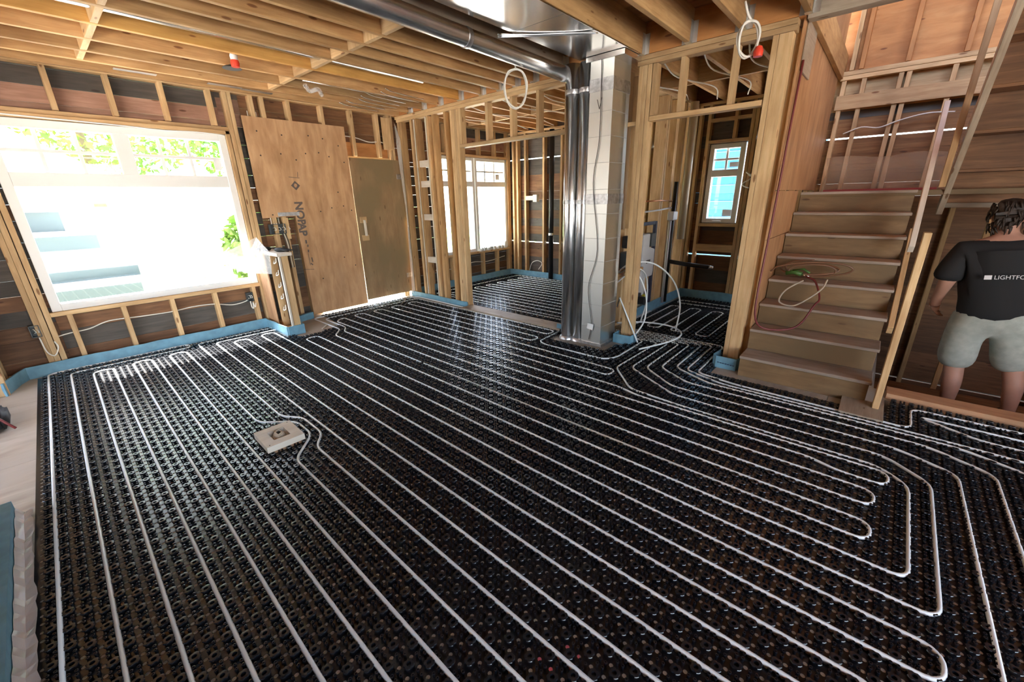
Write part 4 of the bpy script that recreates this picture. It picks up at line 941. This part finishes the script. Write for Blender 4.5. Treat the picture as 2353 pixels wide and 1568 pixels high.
tube('arm', [(5.72, 2.14, .62), (5.72, 1.92, .60), (5.72, 1.62, .585)], .028, M['abs'], dr, 14); tube('riser_pipe', [(5.72, 2.15, .05), (5.72, 2.15, 1.65)], .026, M['abs'], dr, 14)
tube('arm_end', [(5.72, 1.62, .585), (5.72, 1.56, .583)], .022, M['galv'], dr, 14)
tag(tube('white_riser', [(5.64, 2.15, .05), (5.64, 2.15, 1.22)], .018, M['tank'], None, 12), 'white riser pipe beside the black drain arm', 'pipe')
tag(box('valve_box', (5.60, 2.10, 1.17), (5.76, 2.18, 1.28), M['tank'], None, .01), 'white valve box above the white riser', 'valve')
tag(tube('supply_pipe', [(4.9, 2.19, 1.42), (5.35, 2.185, 1.425), (5.80, 2.19, 1.41)], .009, M['copper'], None, 8), 'copper supply line crossing the wet wall studs', 'pipe')
tag(tube('supply_pipe', [(4.85, 2.19, 1.30), (5.35, 2.19, 1.31), (5.80, 2.19, 1.33)], .010, M['tank'], None, 8), 'white supply line crossing the wet wall studs', 'pipe')
tag(tube('vent_pipe', [(6.0, 2.12, .9), (6.0, 2.12, 2.6)], .05, plain('translucent plastic pipe', (.55, .48, .36), rough=.25), None, 16), 'tall dusty plastic vent pipe in the washroom corner', 'pipe')
cable_('cable_knot', 'tangle of white cable on the washroom window stud', [(6.39, 1.50, 1.75), (6.36, 1.42, 1.68), (6.36, 1.52, 1.60), (6.37, 1.40, 1.55), (6.36, 1.35, 1.64), (6.38, 1.46, 1.72), (6.39, 1.2, 1.68)], .007, 'cable')
# loose pipe ends by the manifold
pex = [('tall white pipe arching out from the duct over the washroom floor', [(4.10, 2.14, .62), (4.16, 2.0, .78), (4.32, 1.80, .80), (4.48, 1.62, .62), (4.52, 1.52, .35), (4.42, 1.50, .06)]),
       ('white pipe arch springing low beside the wet wall', [(4.15, 2.14, .55), (4.4, 2.02, .70), (4.62, 1.98, .60), (4.68, 1.97, .30), (4.62, 2.0, .03)]),
       ('wide white pipe sweeping flat across the doorway', [(4.2, 2.10, .10), (4.35, 1.85, .12), (4.38, 1.55, .12), (4.22, 1.37, .11), (4.0, 1.40, .08), (3.72, 1.60, .03)]),
       ('white pipe curling down in front of the stud by the duct', [(4.08, 2.06, .70), (4.12, 1.90, .74), (4.18, 1.78, .5), (4.12, 1.74, .22), (3.98, 1.80, .03)])]
for lab, pts in pex: tag(tube('pex_pipe', smooth_path(pts, 8), .0085, M['pex'], None, 8), lab, 'pipe')
tag(tube('pex_pipe', [(3.98, 2.0, .36), (3.94, 1.955, .47), (3.93, 1.945, .46), (3.90, 1.70, .03)], .0085, M['pex'], None, 8), 'straight white pipe end bent sharply beside the square duct', 'pipe')

# ------------------------------------------------------------------ hose on the stairs, plastic on the landing, tool bag
tag(cable('air_hose', [(4.06, .688, 2.4), (4.0, .685, 1.9), (3.96, .682, 1.45), (3.90, .68, 1.0), (3.84, .675, .70), (3.83, .66, .50), (3.88, .60, .405), (3.95, .45, .40), (4.02, .36, .45), (4.10, .30, .60), (4.16, .28, .65), (4.25, .34, .77), (4.30, .42, .80)], .008, M['redhose'], None, 6, 6), 'dark red hose hanging down the stair panel onto the steps', 'hose')
hp = []
for k in range(34):
    t = k*.62; hp.append((4.45+.06*math.sin(t*.5+1), .40+.23*math.sin(t)*(1-.3*math.sin(t*.23)), .838+.078*math.cos(t*1.02)*(.75+.25*math.cos(t*.31))))
tag(cable('hose_coil', hp, .0075, M['brownhose'], None, 6, 5), 'coiled brown hose lying over the middle steps', 'hose')
cable_('hose_end', 'tan hose loop drooping over the third riser', [(4.20, .42, .78), (4.115, .52, .70), (4.10, .55, .60), (4.10, .45, .575), (4.11, .36, .64), (4.15, .28, .73), (4.22, .26, .80)], .007, 'rope', 'hose')
hf = empty('hose_fitting'); tag(hf, 'green handled hose fitting on the fourth step', 'fitting')
tube('grip', [(4.40, .58, .80), (4.40, .52, .815), (4.39, .46, .80)], .02, M['green'], hf, 8); tube('lever', [(4.39, .53, .83), (4.37, .45, .85), (4.36, .40, .82)], .009, M['green'], hf, 6); tube('nozzle', [(4.39, .46, .80), (4.38, .40, .785)], .009, M['galv'], hf, 8)
fb = bmesh.new(); rows = []
for i in range(13):
    y = .62-1.05*i/12; rows.append([fb.verts.new((6.10+.03*math.sin(i*1.7+j), y+.01*math.sin(j*2), 1.487+(.35+.015*math.sin(i*.9))*j/4)) for j in range(5)])
for A, B in zip(rows, rows[1:]):
    for j in range(4): fb.faces.new((A[j], B[j], B[j+1], A[j+1]))
o = bm_obj('plastic_sheet', fb, filmmat('dusty plastic film', (.62, .46, .3), .22, .6), None, True); o.modifiers.new('thick', 'SOLIDIFY').thickness = .001; tag(o, 'clear plastic sheet stretched low across the landing wall', 'plastic')
tag(box('red_edge_board', (6.05, -.32, 1.484), (6.09, .60, 1.505), plain('red stained wood', (.3, .05, .04), rough=.7), None), 'thin red strip on the landing under the plastic', 'board')
cable_('house_cable', 'pale cable swooping across the landing wall studs', [(6.26, .55, 2.09), (6.25, .40, 2.14), (6.25, .25, 2.12), (6.25, .1, 2.17), (6.25, -.1, 2.21), (6.26, -.3, 2.2)], .007, 'cable')
tb = empty('tool_bag', (-.63, 4.55, 0)); tag(tb, 'black tool bag half cut off at the left edge', 'bag')
def soft_box(name, lo, hi, mat, par, bev=.03):
    bm = bmesh.new(); add_box(bm, lo, hi); bmesh.ops.bevel(bm, geom=bm.edges[:], offset=bev, segments=3, affect='EDGES')
    return bm_obj(name, bm, mat, par, True)
soft_box('bag_body', (-.14, -.20, .0), (.14, .22, .17), M['black_cloth'], tb); soft_box('side_pocket', (.12, -.15, .01), (.175, .12, .12), M['black_cloth'], tb, .02)
soft_box('grey_flap', (-.12, .02, .15), (.13, .22, .235), M['tank'], tb, .03); tube('screwdriver', [(.10, -.12, .16), (.2, -.2, .02)], .008, M['redhose'], tb, 8)
tube('bag_handle', smooth_path([(-.1, -.1, .16), (0, -.1, .28), (.1, -.1, .16)], 6), .012, M['black_cloth'], tb, 8)

# ------------------------------------------------------------------ the man under the upper flight
def skinned(name, verts, edges, radii, root, mat, parent=None, sub=2):
    me = D.meshes.new(name); me.from_pydata(verts, edges, []); o = D.objects.new(name, me); C.objects.link(o)
    o.modifiers.new('skin', 'SKIN').use_smooth_shade = True
    sv = me.skin_vertices[0].data
    for k, r in enumerate(radii): sv[k].radius = r if isinstance(r, tuple) else (r, r); sv[k].use_root = (k == root)
    s = o.modifiers.new('sub', 'SUBSURF'); s.levels = sub; s.render_levels = sub
    bpy.context.view_layer.update()
    m2 = D.meshes.new_from_object(o.evaluated_get(bpy.context.evaluated_depsgraph_get())); D.objects.remove(o)
    m2.materials.clear(); m2.materials.append(mat)
    for p in m2.polygons: p.use_smooth = True
    return link(D.objects.new(name, m2), parent)
# local frame: +X the way he faces (away from the camera), +Y to his left, z up from the step
V = [(0, 0, .95), (-.0, 0, 1.10), (.0, 0, 1.27), (.02, 0, 1.42), (.045, 0, 1.50), (.075, 0, 1.57), (.085, 0, 1.645), (.075, 0, 1.73),   # 0-7 spine, neck, head
     (.02, .17, 1.41), (-.03, .255, 1.17), (.12, .275, .99), (.17, .27, .925),                                          # 8-11 left arm
     (.02, -.17, 1.41), (.06, -.26, 1.16), (.22, -.22, 1.02), (.28, -.20, 1.0),                                         # 12-15 right arm
     (0, .095, .90), (.02, .13, .48), (-.045, .135, .31), (-.02, .14, .09), (.02, .145, .045), (.14, .16, .03),                     # 16-21 left leg
     (0, -.095, .90), (.03, -.16, .50), (-.03, -.175, .33), (.0, -.18, .09), (.04, -.185, .045), (.16, -.20, .03)]                   # 22-27 right leg
E_ = [(0, 1), (1, 2), (2, 3), (3, 4), (4, 5), (5, 6), (6, 7), (3, 8), (8, 9), (9, 10), (10, 11), (3, 12), (12, 13), (13, 14), (14, 15), (0, 16), (16, 17), (17, 18), (18, 19), (19, 20), (20, 21), (0, 22), (22, 23), (23, 24), (24, 25), (25, 26), (26, 27)]
R_ = [(.15, .13), (.145, .12), (.165, .125), (.12, .095), .06, .066, .093, .07, .075, .05, .036, .032, .075, .05, .036, .032, .1, .062, .062, .04, .045, .035, .1, .062, .062, .04, .045, .035]
man = skinned('person', V, E_, R_, 0, M['skin'])
tag(man, 'man in black t-shirt and pale shorts seen from behind under the stairs', 'person')
# hands
def hand(base, fwd, side, mat, par):
    b = Vector(base); f = Vector(fwd).normalized(); s = Vector(side).normalized(); d = f.cross(s)
    v = [b, b+f*.045]; e = [(0, 1)]; r = [(.03, .02), (.036, .018)]
    for k, L in enumerate((.072, .082, .078, .06)):
        i = len(v); kn = b+f*.075+s*(-.030+.02*k); v += [kn, kn+f*L*.5-d*.012, kn+f*L*.8-d*.04]; e += [(1, i), (i, i+1), (i+1, i+2)]; r += [.011, .009, .0075]
    i = len(v); v += [b+f*.03-s*.035, b+f*.065-s*.05-d*.02, b+f*.09-s*.04-d*.035]; e += [(0, i), (i, i+1), (i+1, i+2)]; r += [.013, .010, .008]
    return skinned('hand', [tuple(x) for x in v], e, r, 0, mat, par, 2)
hand((.165, .27, .935), (.55, -.1, -.8), (-.8, -.2, -.5), M['skin'], man); hand((.275, -.20, 1.0), (.8, .2, -.3), (.2, -1, 0), M['skin'], man)
# face and ears, turned away
ear = skinned('ear', [(.085, .083, 1.66), (.08, .097, 1.675), (.08, .092, 1.64)], [(0, 1), (0, 2)], [.014, .016, .012], 0, M['skin'], man, 1)
skinned('ear', [(.085, -.083, 1.66), (.08, -.097, 1.675), (.08, -.092, 1.64)], [(0, 1), (0, 2)], [.014, .016, .012], 0, M['skin'], man, 1)
skinned('nose', [(.165, 0, 1.68), (.19, 0, 1.645), (.17, 0, 1.635)], [(0, 1), (1, 2)], [.012, .017, .012], 0, M['skin'], man, 1)
for s in (-1, 1): lathe('eye', [(.004, -.01), (.012, -.005), (.012, .005), (.004, .01)], M['print'], (.165, s*.034, 1.675), 10, man, 'x')
tube('mouth', [(.172, .025, 1.603), (.178, 0, 1.602), (.172, -.025, 1.603)], .006, plain('lips', (.4, .16, .13)), man, 6)
hair = skinned('hair', [(.045, 0, 1.70), (.03, 0, 1.63), (.02, 0, 1.565), (.06, .05, 1.70), (.06, -.05, 1.70), (.10, 0, 1.745), (.05, .065, 1.62), (.05, -.065, 1.62)], [(0, 1), (1, 2), (0, 3), (0, 4), (0, 5), (1, 6), (1, 7)], [.085, .08, .055, .075, .075, .075, .05, .05], 0, M['hair'], man, 2)
bm = bmesh.new(); bm.from_mesh(hair.data)
for v in bm.verts:
    n_ = math.sin(v.co.x*190)*math.sin(v.co.y*170+2)*math.sin(v.co.z*90); v.co += v.normal*.008*n_
bm.to_mesh(hair.data); bm.free()
for k in range(90):
    a = random.uniform(math.pi*.45, math.pi*1.55); z = random.uniform(1.57, 1.78); rr = .095*math.cos((z-1.66)*5)
    p = Vector((.06+rr*math.cos(a), rr*math.sin(a), z)); d = Vector((math.cos(a)*(1.66-z)*-2.5, math.sin(a)*(1.66-z)*-2.5+random.uniform(-.3, .3), -1)).normalized()
    tube('hair_lock', [p, p+d*.03+Vector((math.cos(a), math.sin(a), 0))*.003, p+d*.055], [.007, .006, .002], M['hair'], hair, 5)
# t-shirt, shorts
sh = skinned('t_shirt', [(-.005, 0, .80), (-.01, 0, 1.0), (-.015, 0, 1.22), (.0, 0, 1.37), (.03, 0, 1.475), (.01, .18, 1.405), (-.02, .245, 1.25), (-.02, .262, 1.16), (.01, -.18, 1.405), (.035, -.25, 1.25), (.05, -.265, 1.17)],
    [(0, 1), (1, 2), (2, 3), (3, 4), (3, 5), (5, 6), (6, 7), (3, 8), (8, 9), (9, 10)], [(.20, .165), (.195, .16), (.20, .16), (.15, .115), (.07, .07), .105, .095, .09, .105, .095, .09], 2, M['shirt'], man, 2)
so_ = skinned('shorts', [(0, 0, .99), (0, 0, .90), (.0, .10, .80), (.01, .125, .62), (.015, .13, .40), (.0, -.10, .80), (.02, -.14, .62), (.03, -.155, .40)], [(0, 1), (1, 2), (2, 3), (3, 4), (1, 5), (5, 6), (6, 7)], [(.175, .15), (.175, .15), .125, .118, .118, .125, .118, .118], 1, M['short'], man, 2)
for s in (-1, 1):
    x, y = (.0, .14) if s > 0 else (.02, -.185)
    skinned('shoe', [(x-.03, y, .035), (x+.05, y, .035), (x+.16, y*1.08, .03)], [(0, 1), (1, 2)], [(.05, .045), (.05, .042), (.042, .032)], 1, M['black_cloth'], man, 2)
# chest-back print
def flat_text(txt, size):
    c = D.curves.new('print', 'FONT'); c.body = txt; c.size = size; c.extrude = .0008; c.align_x = 'LEFT'
    o = D.objects.new('print', c); C.objects.link(o); bpy.context.view_layer.update()
    me = D.meshes.new_from_object(o.evaluated_get(bpy.context.evaluated_depsgraph_get())); D.objects.remove(o); return me
me = flat_text('LIGHTFOOT', .043); me.materials.clear(); me.materials.append(M['print'])
tx = D.objects.new('shirt_print', me); link(tx, sh)
tx.matrix_local = Matrix.Translation((-.186, .055, 1.205)) @ Matrix.Rotation(-math.pi/2, 4, 'Z') @ Matrix.Rotation(math.pi/2, 4, 'X') @ Matrix.Diagonal((.8, 1, 1, 1))
box('print_square', (-.188, .065, 1.204), (-.185, .10, 1.236), M['print'], sh, .0)
bpy.context.view_layer.update()
man.location = (4.92, -.885, -.37); man.rotation_euler = (-.10, .02, .05); man.scale = (1.05, 1.12, 1.0)

# ------------------------------------------------------------------ outside
gr = struct('ground_outside', 'pale paving and lawn outside the house')
box('paving', (-14, 5.95, -.45), (16, 11.5, -.35), M['concrete'], gr, 0); box('lawn_strip', (-16, 11.5, -.5), (20, 40, -.36), M['lawn'], gr, 0)
box('paving', (-14, -16, -.45), (14, -3.7, -.30), M['concrete'], gr, 0); box('paving', (-14, -3.7, -.45), (-3.3, 5.95, -.35), M['concrete'], gr, 0); box('paving', (6.75, -3, -.45), (11.0, 5.9, -.35), M['concrete'], gr, 0)
pd = empty('shaded_siding_steps'); tag(pd, 'white and teal steps standing in for shaded siding beyond the big window', 'steps')
for k in range(4):
    z = 1.50-.30*k; y = 8.7-.36*k; xe = (.32, .58, .86, .80)[k]
    box('tread', (-2.6, y-.38, z-.05), (xe+.05, y+.03, z), M['white_paint'], pd); box('riser', (-2.6, y-.34, z-.30), (xe, y-.32, z-.05), M['teal'], pd)  # teal bands painted as lap siding in shade, shaped as steps
box('porch_deck', (-2.6, 8.75, .6), (1.6, 11.2, 1.50), M['white_paint'], pd); box('side_wall', (.92, 7.4, -.35), (1.02, 8.7, .9), M['white_paint'], pd)
pr = empty('porch_roof'); tag(pr, 'white sloping porch roof edge seen in the upper lights', 'roof')
prism('roof_slope', [(-3.2, 4.45), (1.05, 1.80), (1.05, 1.92), (-3.2, 4.57)], 'y', 8.8, 11.0, M['white_paint'], pr); prism('gable_wall', [(-3.1, 4.3), (.95, 1.83), (.95, 1.55), (-3.1, 1.55)], 'y', 9.0, 9.1, M['white_paint'], pr)
tag(box('sun_block_slab', (4.2, 6.47, 2.78), (8, 7.35, 2.9), M['white_paint'], None), 'added white sun-blocking slab outside the back room windows', 'roof')  # slab added to keep direct sun off the back room floor
tag(box('eave', (-4, 5.93, 2.78), (8, 6.46, 2.86), M['white_paint'], None), 'white soffit of the house eave over the windows', 'eave')
def tree(lab, x, y, zc, rx, rz, n, trunk=True, z0=-.4):
    t = empty('leafy_tree' if trunk else 'hedge_bush', (x, y, 0)); tag(t, lab, 'tree' if trunk else 'bush', 'greenery outside')
    if trunk: tube('trunk', [(0, 0, z0), (.1, .05, zc-rz*.6), (.0, 0, zc)], [.14, .1, .05], M['bark'], t, 8)
    pts = rng.normal(size=(n, 3)); pts /= np.linalg.norm(pts, axis=1)[:, None]; pts *= (rng.uniform(.55, 1, n)**.6)[:, None]
    ctr = pts*np.array([rx, rx, rz])+np.array([0, 0, zc])
    d1 = rng.normal(size=(n, 3)); d1 /= np.linalg.norm(d1, axis=1)[:, None]; d2 = np.cross(d1, rng.normal(size=(n, 3))); d2 /= np.linalg.norm(d2, axis=1)[:, None]
    s = rng.uniform(.06, .13, n)[:, None]
    Vv = np.stack([ctr-d1*s, ctr+d2*s*.5, ctr+d1*s, ctr-d2*s*.5], 1).reshape(-1, 3)
    me = D.meshes.new('foliage'); me.from_pydata(Vv.tolist(), [], [(4*k, 4*k+1, 4*k+2, 4*k+3) for k in range(n)]); me.materials.append(M['leaf'])
    f = D.objects.new('foliage', me); f['kind'] = 'stuff'; link(f, t)
tree('broad leafy tree filling the left upper lights', 1.2, 14, 4.2, 3.0, 2.2, 6000)
tree('second leafy tree further right beyond the paving', 5.8, 15, 3.8, 2.6, 2.0, 5000)
tree('low hedge bush at the right of the big window view', 3.3, 9.6, .6, .9, .9, 2500, False); tree('rounded hedge bush beyond the paving outside the back room', 9.5, 15.0, .7, 1.4, 1.1, 3000, False)
tree('far dark tree left of the porch', -4.5, 15, 4.0, 2.8, 2.4, 5000)
nb = empty('neighbour_house', (9.2, 3, 0)); nb.location = (0, 0, 0); tag(nb, 'blue lap-sided neighbouring house outside the washroom window', 'house')
for k in range(30):
    z = -.3+.15*k; o = box('siding_board', (9.2, 1.0, z), (9.225, 3.9, z+.152), M['blue_siding'], nb, .002); o.rotation_euler = (o.rotation_euler[0], o.rotation_euler[1], o.rotation_euler[2])
    o.location.x = 9.2+.012*(k % 2)
